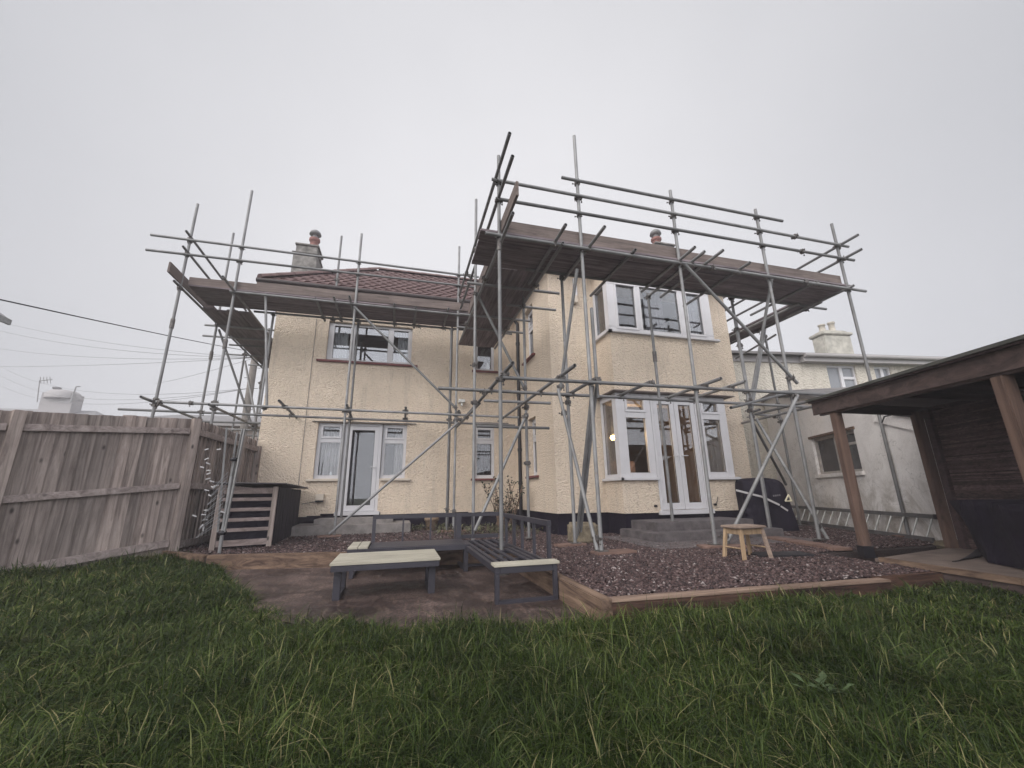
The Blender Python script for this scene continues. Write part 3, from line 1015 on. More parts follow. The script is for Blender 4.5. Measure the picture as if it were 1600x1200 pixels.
curtain('curtain', -1.86, -1.3, 0.4, 1.68, FY + 0.34, M['curtain'], 7, 'pale curtain behind the window left of the single glazed door')
curtain('curtain', -0.12, 0.16, 0.4, 1.68, FY + 0.34, M['curtain'], 4, 'pale curtain drawn back behind the window right of the single door')
curtain('curtain', -1.18, -1.02, -0.38, 1.62, FY + 0.34, M['blind'], 3, 'dark curtain hanging inside the single glazed door')
curtain('curtain', -1.87, -1.45, 3.25, 4.26, FY + 0.34, M['net'], 6, 'white curtain at the left side of the wide upstairs window')
curtain('curtain', -0.2, 0.15, 3.25, 4.26, FY + 0.34, M['net'], 5, 'white curtain at the right side of the wide upstairs window')
curtain('curtain', 4.05, 4.35, 3.2, 4.3, BY + 0.22, M['blind'], 4, 'grey curtain at the left of the upstairs bay window')
curtain('curtain', 5.05, 5.5, 3.2, 4.3, BY + 0.30, M['blind'], 6, 'grey curtain hanging in the middle of the upstairs bay window')
curtain('curtain', 5.85, 6.4, 3.2, 4.3, BY + 0.22, M['blind'], 7, 'grey curtain at the right of the upstairs bay window')
curtain('curtain', 1.88, 2.36, 0.4, 1.3, FY + 0.34, simple('plum_curtain', (0.05, 0.025, 0.035), 0.9, 0.5, 14), 6, 'plum curtain behind the small downstairs window beside the drainpipe')
curtain('curtain', 6.02, 6.45, 0.3, 1.8, BY + 0.26, simple('tan_curtain', (0.34, 0.28, 0.24), 0.9, 0.1, 5), 6, 'tan curtain behind the window right of the french doors')

lamp = thing('pendant_lamp', 'lit pendant lamp glowing behind the side glass of the downstairs bay', 'lamp', (3.95, 8.45, 1.0))
em, t_, b_ = new_mat('lit_bulb')
b_.inputs['Base Color'].default_value = (1, 0.7, 0.35, 1)
b_.inputs['Emission Color'].default_value = (1.0, 0.62, 0.25, 1)
b_.inputs['Emission Strength'].default_value = 40.0
LP = aX(957, 684, 4.35)
lamp.location = (4.35, LP[1], LP[2])
MB().lathe((4.35, LP[1], LP[2]), [(0.012, 0.06), (0.04, 0.04), (0.055, 0.0), (0.04, -0.04), (0.012, -0.055)], 12).build('bulb', em, lamp)
MB().tube((4.35, LP[1], LP[2] + 0.06), (4.35, LP[1], 2.16), 0.006, 6).build('flex', M['white'], lamp)
pl = bpy.data.lights.new('lamp_light', 'POINT'); pl.energy = 14.0; pl.color = (1.0, 0.66, 0.34); pl.shadow_soft_size = 0.06
plo = bpy.data.objects.new('lamp_light', pl); COL.objects.link(plo); plo.location = (4.35, LP[1] - 0.12, LP[2] + 0.0); plo.parent = lamp; plo.matrix_parent_inverse = Matrix.Translation(-lamp.location)

for (x_, z_, y_, lab) in ((-1.54, 0.40, FY + 0.21, 'white ornament on the sill of the window left of the single door'), (-0.12, 0.40, FY + 0.21, 'low white bowl on the sill right of the single door')):
    pr = [(0.05, 0), (0.055, 0.03), (0.03, 0.09), (0.025, 0.12), (0.012, 0.15)] if x_ < -1 else [(0.05, 0), (0.09, 0.03), (0.10, 0.07), (0.08, 0.075)]
    tag(MB().lathe((x_, y_, z_), pr, 14).build('ornament', M['white']), lab, 'ornament')
tag(MB().lathe((2.24, FY + 0.24, 3.22), [(0.07, 0), (0.075, 0.05), (0.05, 0.12), (0.06, 0.16), (0.035, 0.24), (0.01, 0.30)], 12).build('ornament', M['white']), 'white figurine on the sill of the small upstairs window', 'ornament')
# dining chairs inside
for k, cx in enumerate((4.42, 4.72)):
    ch = thing('dining_chair', ('left' if k == 0 else 'right') + 'hand padded dining chair seen through the glass beside the french doors', 'chair', (cx, 7.9, -0.42), 'dining chairs indoors')
    MB().box((cx - 0.14, 7.86, 0.1), (cx + 0.14, 7.92, 0.62)).build('backrest', simple('beige_upholstery', (0.3, 0.2, 0.16), 0.9, 0.1, 5), ch, 0.03)
    MB().box((cx - 0.16, 7.93, 0.0), (cx + 0.16, 8.3, 0.06)).build('seat', M['blind'], ch, 0.02)
    for dx in (-0.13, 0.13):
        for yy in (7.89, 8.26):
            MB().beam((cx + dx, yy, -0.42), (cx + dx, yy, 0.0 if yy > 8 else 0.1), 0.03, 0.03).build('leg', M['shelterdark'], ch)

# ------------------------------------------------ roofs
EZ = 4.97
def tiled(mb, p0, p1, q0, q1, tw=0.27, th=0.30):
    """interlocking tiles on the quad p0-p1 (eave) to q0-q1 (top); waves across, steps up the slope"""
    p0, p1, q0, q1 = [np.array(a, float) for a in (p0, p1, q0, q1)]
    L = np.linalg.norm(p1 - p0)
    H = np.linalg.norm((q0 + q1) / 2 - (p0 + p1) / 2)
    nrm = np.cross(p1 - p0, q0 - p0); nrm /= np.linalg.norm(nrm)
    nc = max(4, int(L / tw)) * 5
    nr = max(2, int(H / th))
    eu = (p1 - p0) / L
    top = np.linalg.norm(q1 - q0)
    verts, faces = [], []
    for r in range(nr):
        for e in (0, 1):
            tt = (r + e * 1.06) / nr if not (r == nr - 1 and e == 1) else 1.0
            a, b = p0 + (q0 - p0) * tt, p1 + (q1 - p1) * tt
            lift = 0.055 if e == 0 else 0.018
            for c in range(nc + 1):
                P = a + (b - a) * c / nc
                s = np.dot(P - p0, eu)
                ph = (s / tw + 0.5 * (r % 2)) * 2 * math.pi
                wv = 0.018 * math.sin(ph) + 0.008 * math.sin(2 * ph)
                verts.append(P + nrm * (lift + wv))
    W = nc + 1
    for r in range(nr):
        for c in range(nc):
            o = 2 * r * W
            faces.append([o + c, o + c + 1, o + W + c + 1, o + W + c])
            if r:                                   # front butt of the course
                u = (2 * r - 1) * W
                faces.append([u + c, u + c + 1, o + c + 1, o + c])
    # eave butts
    base = [p0 + (p1 - p0) * c / nc for c in range(nc + 1)]
    verts += base
    o = 2 * nr * W
    for c in range(nc):
        faces.append([o + c, o + c + 1, c + 1, c])
    mb.add(verts, faces)


def ridge_tiles(mb, a, b, r=0.11, step=0.42):
    a, b = np.array(a, float), np.array(b, float)
    L = np.linalg.norm(b - a); n = max(1, int(L / step)); d = (b - a) / L
    s = np.cross(d, (0, 0, 1.0)); s /= np.linalg.norm(s); u = np.cross(s, d)
    for k in range(n):
        p, q_ = a + d * L * k / n, a + d * (L * (k + 1) / n + 0.03)
        vs, fs = [], []
        for e, (pp, rr) in enumerate(((p, r * 1.1), (q_, r))):
            for j in range(9):
                t = math.pi * j / 8
                vs.append(pp + s * rr * math.cos(t) + u * (rr * 0.8 * math.sin(t)))
        for j in range(8):
            fs.append([j, j + 1, 9 + j + 1, 9 + j])
        mb.add(vs, fs, True)
        mb.add(vs[:9], [list(range(9))])


RY, RZ = 12.45, 6.93
mb = MB()
hx0 = LX - 0.33
tiled(mb, (hx0, 10.02, EZ), (2.6, 10.02, EZ), (-0.96, RY, RZ), (4.9, RY, RZ))
tiled(mb, (hx0, 14.9, EZ), (hx0, 10.02, EZ), (-0.96, RY, RZ), (-0.95, RY, RZ))
tiled(mb, (8.0, 15.4, EZ), (hx0, 15.0, EZ), (5.25, RY + 0.01, RZ), (-0.96, RY + 0.01, RZ))
ridge_tiles(mb, (-0.96, RY, RZ + 0.04), (5.3, RY, RZ + 0.04))
ridge_tiles(mb, (hx0, 10.02, EZ + 0.07), (-0.96, RY, RZ + 0.05))
# right wing, hipped towards the garden
wx0, wx1, wy, wyr, wz = 2.55, 7.95, 7.2, 9.7, 6.6
tiled(mb, (wx0, wy, EZ), (wx1, wy, EZ), (5.24, wyr, wz), (5.26, wyr, wz))
tiled(mb, (wx0, 10.4, EZ), (wx0, wy, EZ), (5.24, 12.4, wz + 0.3), (5.24, wyr, wz))
tiled(mb, (wx1, wy, EZ), (wx1, 15.0, EZ), (5.26, wyr, wz), (5.26, 12.45, RZ))
ridge_tiles(mb, (5.25, wyr, wz), (5.25, 12.4, RZ))
ridge_tiles(mb, (wx0, wy, EZ + 0.07), (5.24, wyr, wz + 0.05)); ridge_tiles(mb, (wx1, wy, EZ + 0.07), (5.26, wyr, wz + 0.05))
mb.build('roof', M['tile'], house)
# soffits, fascia, gutters
mb = MB()
mb.box((hx0, 10.05, 4.84), (CX - 0.3, FY + 0.02, 4.862)); mb.box((hx0, FY + 0.021, 4.84), (LX + 0.02, 15.0, 4.862))
mb.box((wx0, wy + 0.03, 4.84), (wx1, GY + 0.02, 4.862)); mb.box((wx0, GY + 0.021, 4.84), (CX + 0.02, FY - 0.4, 4.862)); mb.box((RX - 0.02, GY + 0.021, 4.84), (wx1, 15.0, 4.862))
mb.build('soffit', M['upvc'], house)
mb = MB()
mb.box((hx0, 10.03, 4.83), (2.5, 10.05, 4.98)); mb.box((hx0 - 0.02, 10.03, 4.83), (hx0, 15.0, 4.98))
mb.box((wx0 - 0.02, wy, 4.83), (wx1 + 0.02, wy + 0.028, 4.98)); mb.box((wx0 - 0.02, wy + 0.03, 4.83), (wx0, 10.0, 4.98)); mb.box((wx1, wy + 0.03, 4.83), (wx1 + 0.02, 15.0, 4.98))
mb.build('fascia', M['upvc'], house)
gut = simple('brown_gutter', (0.035, 0.026, 0.026), 0.4, 0.2, 5)
mb = MB()
mb.tube((hx0 - 0.05, 9.97, 4.96), (2.45, 9.97, 4.96), 0.055, 10)
mb.tube((wx0 - 0.06, 7.15, 4.96), (wx0 - 0.06, 9.9, 4.96), 0.055, 10)
mb.tube((wx0 - 0.06, wy - 0.06, 4.96), (wx1, wy - 0.06, 4.96), 0.055, 10)
mb.build('gutter', gut, house)
PX = 2.88
mb = MB()
py_ = aX(811, 650, PX)[1]
mb.tube((PX, py_, -0.8), (PX, py_, 4.4), 0.042, 12); mb.tube((PX, py_, 4.4), (2.55, 9.9, 4.9), 0.042, 10)
for z in (0.2, 1.0, 2.4, 3.8):
    mb.tube((PX, py_, z), (PX, py_, z + 0.07), 0.054, 12)
mb.build('downpipe', M['black_plastic'], house)


def chimney(x0, x1, y0, y1, z0, z1, px, pr, ph, cap=True, pot_mat='terracotta', body='chimstone', cowl=True):
    b = MB()
    b.box((x0, y0, z0), (x1, y1, z1 - 0.34))
    b.box((x0 - 0.035, y0 - 0.035, z1 - 0.34), (x1 + 0.035, y1 + 0.035, z1 - 0.30))
    b.box((x0 + 0.05, y0 + 0.02, z1 - 0.30), (x1 - 0.02, y1 - 0.02, z1 - 0.06))
    b.box((x0 + 0.02, y0 - 0.02, z1 - 0.06), (x1 + 0.02, y1 + 0.02, z1))
    o = b.build('chimney', M[body], house, 0.012)
    cy = (y0 + y1) / 2
    MB().lathe((px, cy, z1), [(pr * 1.25, 0), (pr * 1.1, 0.06), (pr, 0.1), (pr * 0.92, ph * 0.72), (pr * 1.1, ph * 0.75), (pr * 1.25, ph * 0.85), (pr * 1.2, ph)], 16).build('chimney_pot', M[pot_mat], o)
    if cowl:
        c = MB().lathe((px, cy, z1 + ph), [(pr * 0.7, 0), (pr * 0.6, 0.12)], 12)
        c.lathe((px, cy, z1 + ph + 0.12), [(pr * 0.55, 0), (pr * 1.35, 0.03), (pr * 1.15, 0.12), (pr * 0.5, 0.19)], 16)
        c.build('chimney_cowl', M['metalcowl'], o)
    return o


chimney(-3.38, -2.72, 12.1, 12.85, 5.3, 7.38, -2.93, 0.13, 0.42)
chimney(7.0, 7.7, 9.2, 9.9, 5.0, 7.2, 7.33, 0.13, 0.36, cowl=True)

# small fittings on the wall
v_ = MB().box((-1.775, FY - 0.10, -0.10), (-1.60, FY - 0.001, 0.045))
vo_ = v_.build('meter_box', M['sill'], house, 0.01)
mb = MB(); mb.poly([(-1.70, FY - 0.02, -0.10), (-1.82, FY - 0.02, -0.13), (-2.05, FY - 0.02, -0.17)], 0.006); mb.build('cable', M['wire'], house)
mb = MB(); mb.box((-1.768, FY - 0.094, -0.135), (-1.607, FY - 0.02, -0.104)); mb.build('vent_slot', M['black_plastic'], vo_)
lp = aY(720, 628, FY - 0.08)
mb = MB(); mb.box((lp[0] - 0.06, FY - 0.16, lp[2] - 0.02), (lp[0] + 0.10, FY - 0.002, lp[2] + 0.06))
sl = mb.build('security_light', M['white'], house, 0.01)
MB().lathe((lp[0] + 0.03, FY - 0.1, lp[2] - 0.11), [(0.025, 0), (0.035, 0.04), (0.02, 0.085)], 10).build('sensor', M['white'], sl)
# alarm box and its cable run high on the right wing
ab = aY(896, 470, GY - 0.04)
MB().box((ab[0] - 0.07, GY - 0.1, ab[2] - 0.06), (ab[0] + 0.08, GY - 0.001, ab[2] + 0.12)).build('alarm_box', M['sill'], house, 0.01)
MB().box((ab[0] + 0.02, GY - 0.05, ab[2] + 0.125), (ab[0] + 0.10, GY - 0.001, ab[2] + 0.55)).build('cable_cover', M['upvc'], house)
# cables down the left end of the wall
mb = MB()
for px0, px1 in ((496, 464),):
    a, b = aY(px0, 490, FY - 0.012), aY(px1, 748, FY - 0.012)
    mb.tube((a[0], FY - 0.012, 4.3), (a[0] + 0.02, FY - 0.012, 0.1), 0.006, 6)
mb.build('wall_cable', M['concgrey'], house)

# ================================================================== SCAFFOLDING
scaf = thing('scaffolding', 'galvanised tube scaffolding with timber platforms wrapped round the house', 'scaffolding', (1.24, 5.1, GZ))
TR = 0.026
RS = random.Random(11)


def coupler_mesh():
    m = MB()
    m.box((-0.045, -0.042, -0.045), (0.045, 0.042, 0.045))
    m.box((-0.03, -0.075, -0.022), (0.03, -0.042, 0.022)); m.box((-0.022, 0.042, -0.03), (0.022, 0.08, 0.03))
    m.tube((-0.075, 0.05, 0.0), (0.075, 0.05, 0.0), 0.009, 6); m.tube((0.0, -0.06, -0.08), (0.0, -0.06, 0.06), 0.009, 6)
    m.tube((-0.085, 0.05, 0.0), (-0.068, 0.05, 0.0), 0.017, 6); m.tube((0, -0.06, -0.09), (0, -0.06, -0.07), 0.017, 6)
    o = m.build('coupler', M['coupler'], None, 0.006)
    return o


c_proto = coupler_mesh()
c_used = [False]


def coupler(p, parent, rz=0.0):
    if c_used[0]:
        o = c_proto.copy()
        COL.objects.link(o)
    else:
        o = c_proto
        c_used[0] = True
    o.parent = parent
    o.matrix_parent_inverse = Matrix.Identity(4)
    # tube meshes sit in world space (scaffolding empty is compensated), so the coupler takes world coordinates
    o.location = Vector(p)
    o.rotation_euler = (RS.uniform(-0.1, 0.1), RS.uniform(-0.1, 0.1), rz + RS.uniform(-0.25, 0.25))
    o.scale = (0.8, 0.8, 0.8)
    return o


def T(name, p0, p1, cps=(), r=TR):
    # real tubes are never dead straight or dead square
    o = MB().tube(p0, p1, r, 12, hollow=True).build(name, M['tube'], scaf)
    p0, p1 = np.array(p0, float), np.array(p1, float)
    for c in cps:
        p = p0 + (p1 - p0) * c if isinstance(c, float) and 0 <= c <= 1 else c
        coupler(p, o, RS.choice((0, math.pi / 2)))
    return o


def std(x, y, z0, z1, cz=(), lean=(0, 0), sleeve=None):
    p0, p1 = (x - lean[0], y - lean[1], z0), (x + lean[0], y + lean[1], z1)
    def at(z):
        k = (z - z0) / (z1 - z0)
        return (p0[0] + (p1[0] - p0[0]) * k, p0[1] + (p1[1] - p0[1]) * k, z)
    o = T('standard', p0, p1, [at(z) for z in cz])
    if sleeve is not None:
        a, b = at(sleeve - 0.1), at(sleeve + 0.1)
        MB().tube(a, b, 0.038, 12).build('sleeve', M['coupler'], o)
    b = MB().box((x - lean[0] - 0.07, y - lean[1] - 0.07, z0 - 0.012), (x - lean[0] + 0.07, y - lean[1] + 0.07, z0))
    if z0 < -0.3:
        b.build('base_plate', M['coupler'], o)
    return o


YF, YI = 5.10, 6.00                 # right wing: outer and inner rows
XS = [1.24, 2.55, 4.30, 6.14, 8.0]
ZL, ZU = 1.50, 3.60                 # lower lift, upper ledger
std(XS[0], YF, PADZ + 0.012, 5.07, (1.46, 3.62, 4.25, 4.56), sleeve=3.5)
std(XS[1], YF, -0.72, 5.79, (1.49, 3.62, 4.25, 4.55, 4.85))
std(XS[2], YF, -0.72, 5.07, (1.5, 3.62, 4.25, 4.55, 4.85), (0.02, 0), None)
std(XS[3], YF, -0.73, 5.03, (1.5, 3.62, 4.25, 4.55, 4.85))
std(XS[4], YF, -0.75, 5.05, (3.62, 4.25, 4.55))
# inner row
std(2.58, YI, -0.72, 3.72, (1.40, 1.52, 3.64))
std(4.50, 6.30, -0.488, 3.72, (3.64,), sleeve=2.42)
std(6.18, YI, -0.73, 3.9, (1.4, 1.55, 1.75, 3.0, 3.66))
std(6.26, YI + 0.06, -0.73, 3.2, (1.3, 2.7))
std(2.70, YF + 0.10, 1.3, 2.7, ())
# return to the left of the right wing
std(1.20, 6.85, -0.72, 5.65, (1.52, 2.2, 3.6, 4.5))
std(2.17, 6.97, -0.72, 3.7, (1.35, 1.5, 0.5, 3.5))
# left wing
YO, YN = 9.05, 10.0
std(-4.50, YO, -0.8, 6.14, (1.7, 4.13, 4.9, 5.22), sleeve=3.35)
std(-3.53, YO, -0.8, 6.68, (1.66, 4.14, 4.88, 5.21), sleeve=3.0)
std(-1.14, YO, -0.75, 5.97, (1.7, 4.13, 4.89, 5.2))
std(1.17, YO, -0.75, 5.99, (1.7, -0.35, 4.13, 4.89, 5.19))
std(1.06, 9.35, -0.75, 3.9, (1.65, -0.32))
std(-1.15, YN, -0.75, 4.2, (1.7, 4.14))
std(1.15, YN, -0.75, 4.25, (1.68, 1.95, 4.14), sleeve=1.85)
std(-3.02, YN - 0.02, 1.72, 4.16, (1.74, 4.12))
std(-1.74, 10.02, 4.1, 6.46, (4.14, 5.2))
# left return, running back along the end of the house
std(-4.5, 10.9, -0.8, 6.68, (1.72, 4.1), sleeve=3.3)
std(-4.5, 12.9, -0.8, 4.3, (1.7, 4.0))
std(-3.5, 11.4, -0.8, 4.3, (1.7, 2.8), sleeve=2.75)
std(-3.5, 13.2, -0.8, 4.3, (1.7, 4.1))

# ledgers and rails, right wing
T('ledger', aY(785, 590, YF - 0.055), (6.95, YF - 0.055, 1.51))
T('ledger', (0.50, YI - 0.055, 1.515), (7.85, YI - 0.055, 1.51), [(1.2, YI - .03, 1.5)])
T('ledger', (1.02, YF - 0.055, 3.62), (8.37, YF - 0.055, 3.60), [(6.9, YF - 0.055, 3.61), (4.9, YF - .055, 3.61)])
T('ledger', (1.9, YI - 0.055, 3.68), (8.55, YI - 0.055, 3.665))
T('guard_rail', (1.12, YF - 0.05, 4.57), (8.22, YF - 0.05, 4.54), [(6.9, YF - 0.05, 4.545)])
T('guard_rail', (1.18, YF - 0.05, 4.24), (8.28, YF - 0.05, 4.25), [(7.0, YF - 0.05, 4.245)])
T('guard_rail', (2.26, YF - 0.05, 4.85), (6.68, YF - 0.05, 4.84))
# left-hand guard rails of the return (run towards the garden past the corner)
T('guard_rail', (1.18, 4.22, 4.60), (1.18, 8.95, 4.60), [(1.19, 7.9, 4.6)])
T('guard_rail', (1.22, 4.24, 4.26), (1.22, 8.95, 4.26), [(1.2, 8.6, 4.27)])
T('ledger', (1.27, 4.45, 3.56), (1.27, 9.3, 3.56), [(1.25, 6.2, 3.56), (1.25, 8.2, 3.56)])
T('ledger', (2.2, 5.0, 3.62), (2.2, 9.6, 3.56), [(2.2, 6.3, 3.6), (2.2, 8.3, 3.6)])
for y, x0, x1 in ((6.55, 1.0, 2.75), (7.25, 1.9, 2.95), (7.9, 1.05, 2.6), (8.6, 1.1, 2.7)):
    T('transom', (x0, y, 3.63), (x1, y, 3.63))
# transoms of the lower lift (across the scaffold)
for a, b in (((799, 567), (728, 652)), ((896, 571), (780, 658)), ((929, 591), (889, 617)), ((1013, 597), (966, 620)), ((1122, 591), (1040, 624)), ((1164, 596), (1072, 626))):
    p = aZ(a[0], a[1], ZL + 0.06)
    q_ = aZ(b[0], b[1], ZL + 0.06)
    xm = (p[0] + q_[0]) / 2
    T('transom', (xm, p[1], ZL + 0.06), (xm, q_[1], ZL + 0.06), [(xm, YF - 0.03, ZL + 0.03), (xm, YI - 0.03, ZL + 0.03)])
T('transom', (1.30, 6.9, 1.52), (1.30, 9.9, 1.56), [(1.3, 8.3, 1.53), (1.28, 9.05, 1.6)])
T('ledger', aY(756, 626, 6.9), aY(860, 630, 6.9), [(2.17, 6.93, 1.5)])
T('ledger', aY(745, 666, 7.1), aY(858, 669, 7.1))
# transoms under the right wing platform (run from behind the inner row out past the front)
for px, py, L in ((884, 351, 1.75), (945, 354, 1.55), (993, 390, 1.6), (1086, 386, 1.5), (1101, 393, 1.6), (1130, 391, 1.65), (1172, 410, 1.7), (1276, 440, 1.5)):
    p = aZ(px, py, 3.655)
    T('transom', (p[0], p[1], 3.655), (p[0], p[1] + L, 3.655), [(p[0], YF - 0.03, 3.63)])
T('guard_rail', (8.02, 4.72, 4.55), (8.05, 8.9, 4.55), [(8.03, 5.1, 4.55)])
T('guard_rail', (8.06, 4.75, 4.27), (8.09, 8.9, 4.27), [(8.05, 5.1, 4.27)])
T('transom', aZ(1334, 446, 3.62), np.array([8.0, 6.4, 3.62]))
# right return
T('ledger', (8.12, 5.7, 3.66), (8.16, 11.5, 3.66), [(8.13, 6.05, 3.66), (8.14, 7.3, 3.66), (8.14, 8.4, 3.66)])
T('ledger', (7.66, 5.8, 3.63), (7.7, 11.2, 3.63))
T('transom', aZ(1212, 523, 3.6), aZ(1150, 560, 3.6))
T('ledger', aZ(1345, 617, 1.47), aZ(1135, 667, 1.47), [aZ(1212, 651, 1.47)])
T('ledger', aZ(1300, 618, 1.5), aZ(1176, 648, 1.5))
T('transom', aY(1142, 637, 5.6), aY(1240, 612, 6.9))
T('transom', aY(1172, 645, 6.6), aY(1187, 640, 6.3))
T('transom', aY(1180, 647, 6.8), aY(1213, 651, 7.2))
std(8.45, 7.4, -0.75, 3.55, (1.5, 1.9, 3.6))
# braces, right wing
T('brace', (4.33, YF - 0.10, 3.56), aY(1246, 599, YF - 0.10), [(6.1, YF - .08, 1.75)])
T('brace', (6.16, YF - 0.09, 1.46), (4.40, YF - 0.09, -0.70), [(6.14, YF - .06, 1.45), (4.40, YF - .06, -0.62)])
T('brace', aY(872, 608, YI - 0.08), (2.50, YF + 0.02, -0.72), [(2.53, YF + 0.03, -0.58), (2.46, YI - 0.1, 1.2)])
T('brace', aY(902, 420, YF + 0.06), aY(875, 610, YI - 0.02), [aY(876, 604, YI - 0.03)])
T('brace', (2.62, YF + 0.08, 1.47), (2.72, YI + 0.25, -0.7))
T('brace', (2.70, YF + 0.12, 1.47), (2.78, YI + 0.28, -0.7))
T('brace', aY(1206, 436, YF + 0.07), (6.22, 6.05, 1.45), [(6.2, 6.0, 1.6)])
T('brace', aY(1196, 512, 7.2), (6.42, 6.2, 1.45))
T('brace', aY(1172, 652, 6.2), aY(1228, 757, 7.4))
T('brace', aY(1182, 655, 6.3), aY(1298, 850, 5.25), [aY(1277, 822, 5.2)])
# brace of the left return of the right wing
T('brace', aY(744, 456, 6.9), aY(822, 612, 6.9), [aY(820, 606, 6.9)])
T('brace', aY(822, 649, 6.85), aY(742, 829, 6.75), [aY(820, 652, 6.87)])
# ledgers and rails, left wing
T('guard_rail', (-5.17, YO - 0.05, 5.23), (1.66, YO - 0.05, 5.18), [(1.45, YO - .05, 5.18)])
T('guard_rail', (-5.19, YO - 0.05, 4.88), (1.66, YO - 0.05, 4.89))
T('ledger', (-3.60, YO - 0.05, 4.145), (1.85, YO - 0.05, 4.12))
T('ledger', (-3.42, YN - 0.05, 4.14), (2.75, YN - 0.05, 4.14), [(-1.16, YN - .03, 4.14), (0.3, YN - .03, 4.14)])
T('ledger', (-4.47, YO - 0.05, 1.755), (2.62, YO - 0.05, 1.69), [(-4.4, YO - .05, 1.75), (-3.9, YO - .05, 1.75)])
T('ledger', (-5.55, YN - 0.05, 1.76), (2.80, YN - 0.05, 1.66), [(-4.1, YN - .05, 1.75)])
for px, py, L in ((493, 466, 1.25), (522, 465, 1.3), (546, 463, 1.25), (616, 475, 1.3), (650, 480, 1.25), (701, 482, 1.25), (756, 490, 1.3), (785, 505, 1.0)):
    p = aZ(px, py, 4.17)
    T('transom', (p[0], p[1], 4.17), (p[0], p[1] + L, 4.17), [(p[0], YN - 0.03, 4.15)])
for a, b in (((542, 633), (551, 656)), ((634, 637), (633, 657)), ((717, 642), (708, 660)), ((436, 626), (466, 655))):
    p, q_ = aZ(a[0], a[1], 1.78), aZ(b[0], b[1], 1.78)
    T('transom', (p[0], p[1], 1.78), (q_[0], q_[1], 1.78), [(p[0], YO - 0.02, 1.75), (q_[0], YN - 0.03, 1.74)])
T('brace', (-1.15, YO - 0.10, 4.05), (1.14, YO - 0.10, 1.86), [(1.15, YO - .08, 1.87)])
T('brace', (-1.22, YO - 0.09, -0.71), aY(716, 660, YO - 0.09), [(1.2, YO - .07, 1.6)])
T('brace', aY(415, 456, YO + 0.04), aY(417, 638, YO + 0.04), [(-2.66, YO + .02, 1.72)])
# left return rails
T('guard_rail', aX(291, 361, -4.5), (-4.5, 12.5, 5.2), [(-4.5, YO, 5.26)])
T('guard_rail', aX(286, 385, -4.5), (-4.5, 12.5, 4.85), [(-4.5, YO, 4.93)])
T('ledger', aX(272, 439, -4.52), (-4.52, 15.0, 4.10), [(-4.5, YO, 4.13), (-4.5, 10.9, 4.1)])
T('ledger', aX(348, 432, -3.52), (-3.52, 14.6, 4.12))
T('ledger', aX(220, 620, -4.55), (-4.55, 15.0, 1.72), [(-4.5, YO, 1.8), (-4.5, 10.9, 1.76)])
T('ledger', aX(326, 632, -3.55), (-3.55, 14.5, 1.74), [(-3.53, YO, 1.79), (-3.5, 11.4, 1.74)])
for y, x0, x1 in ((10.9, -4.75, -3.2), (11.7, -5.1, -3.3), (12.3, -4.7, -3.2), (13.2, -5.1, -3.2), (14.2, -4.8, -3.2)):
    T('transom', (x0, y, 4.07), (x1, y, 4.07))
for y, x0, x1 in ((10.9, -4.8, -3.2), (12.1, -4.9, -3.2), (13.3, -4.8, -3.2)):
    T('transom', (x0, y, 1.70), (x1, y, 1.70))
T('brace', (-4.46, 10.95, 4.0), (-3.5, 11.5, 1.5), [(-3.5, 11.4, 1.62)])
T('brace', (-4.46, 12.9, 3.8), (-3.5, 12.0, 1.3), [(-3.55, 12.1, 1.45)])

# platforms
def boards(axis, u0, u1, v0, n, z, mat, wid=0.225, name='platform_board', splits=(), jit=0.02):
    cuts = [u0, *splits, u1]
    for k in range(n):
        for i in range(len(cuts) - 1):
            a = cuts[i] + (0 if i else RS.uniform(-jit, jit)) + (0.006 if i else 0)
            b = cuts[i + 1] + RS.uniform(-jit, jit) * (1 if i == len(cuts) - 2 else 0)
            c, d = v0 + k * (wid + 0.009), v0 + k * (wid + 0.009) + wid
            zz = z + RS.uniform(-0.003, 0.003)
            m = MB()
            if axis == 'X':
                m.box((a, c, zz), (b, d, zz + 0.038))
            else:
                m.box((c, a, zz), (d, b, zz + 0.038))
            m.build(name, M[mat], scaf, 0.004)


boards('X', 0.98, 8.10, 5.09, 4, 3.685, 'board', splits=(4.6,))
boards('Y', 6.03, 9.9, 1.31, 4, 3.69, 'boardy', splits=())
boards('Y', 6.02, 9.8, 7.70, 2, 3.70, 'boardy')
boards('X', -4.36, 2.25, 9.06, 4, 4.205, 'board', splits=(-1.5,))
boards('Y', 10.0, 14.6, -4.45, 4, 4.11, 'boardy', splits=(12.4,), jit=0.05)
# toe boards on edge
MB().box((1.34, YF + 0.032, 3.73), (4.62, YF + 0.068, 3.955)).build('toe_board', M['toe'], scaf, 0.004)
MB().box((4.58, YF + 0.071, 3.73), (8.0, YF + 0.105, 3.945)).build('toe_board', M['toe'], scaf, 0.004)
MB().box((1.27, 4.28, 3.70), (1.306, 8.1, 3.92)).build('toe_board', M['toey'], scaf, 0.004)
MB().box((-3.15, YO + 0.01, 4.25), (-0.4, YO + 0.046, 4.46)).build('toe_board', M['toe'], scaf, 0.004)
MB().box((-0.42, YO - 0.03, 4.24), (2.0, YO + 0.006, 4.45)).build('toe_board', M['toe'], scaf, 0.004)
MB().box((-4.40, YO + 0.05, 4.25), (-3.12, YO + 0.086, 4.43)).build('toe_board', M['toe'], scaf, 0.004)
MB().box((-4.52, 8.55, 4.22), (-4.484, 12.2, 4.44)).build('toe_board', M['toey'], scaf, 0.004)

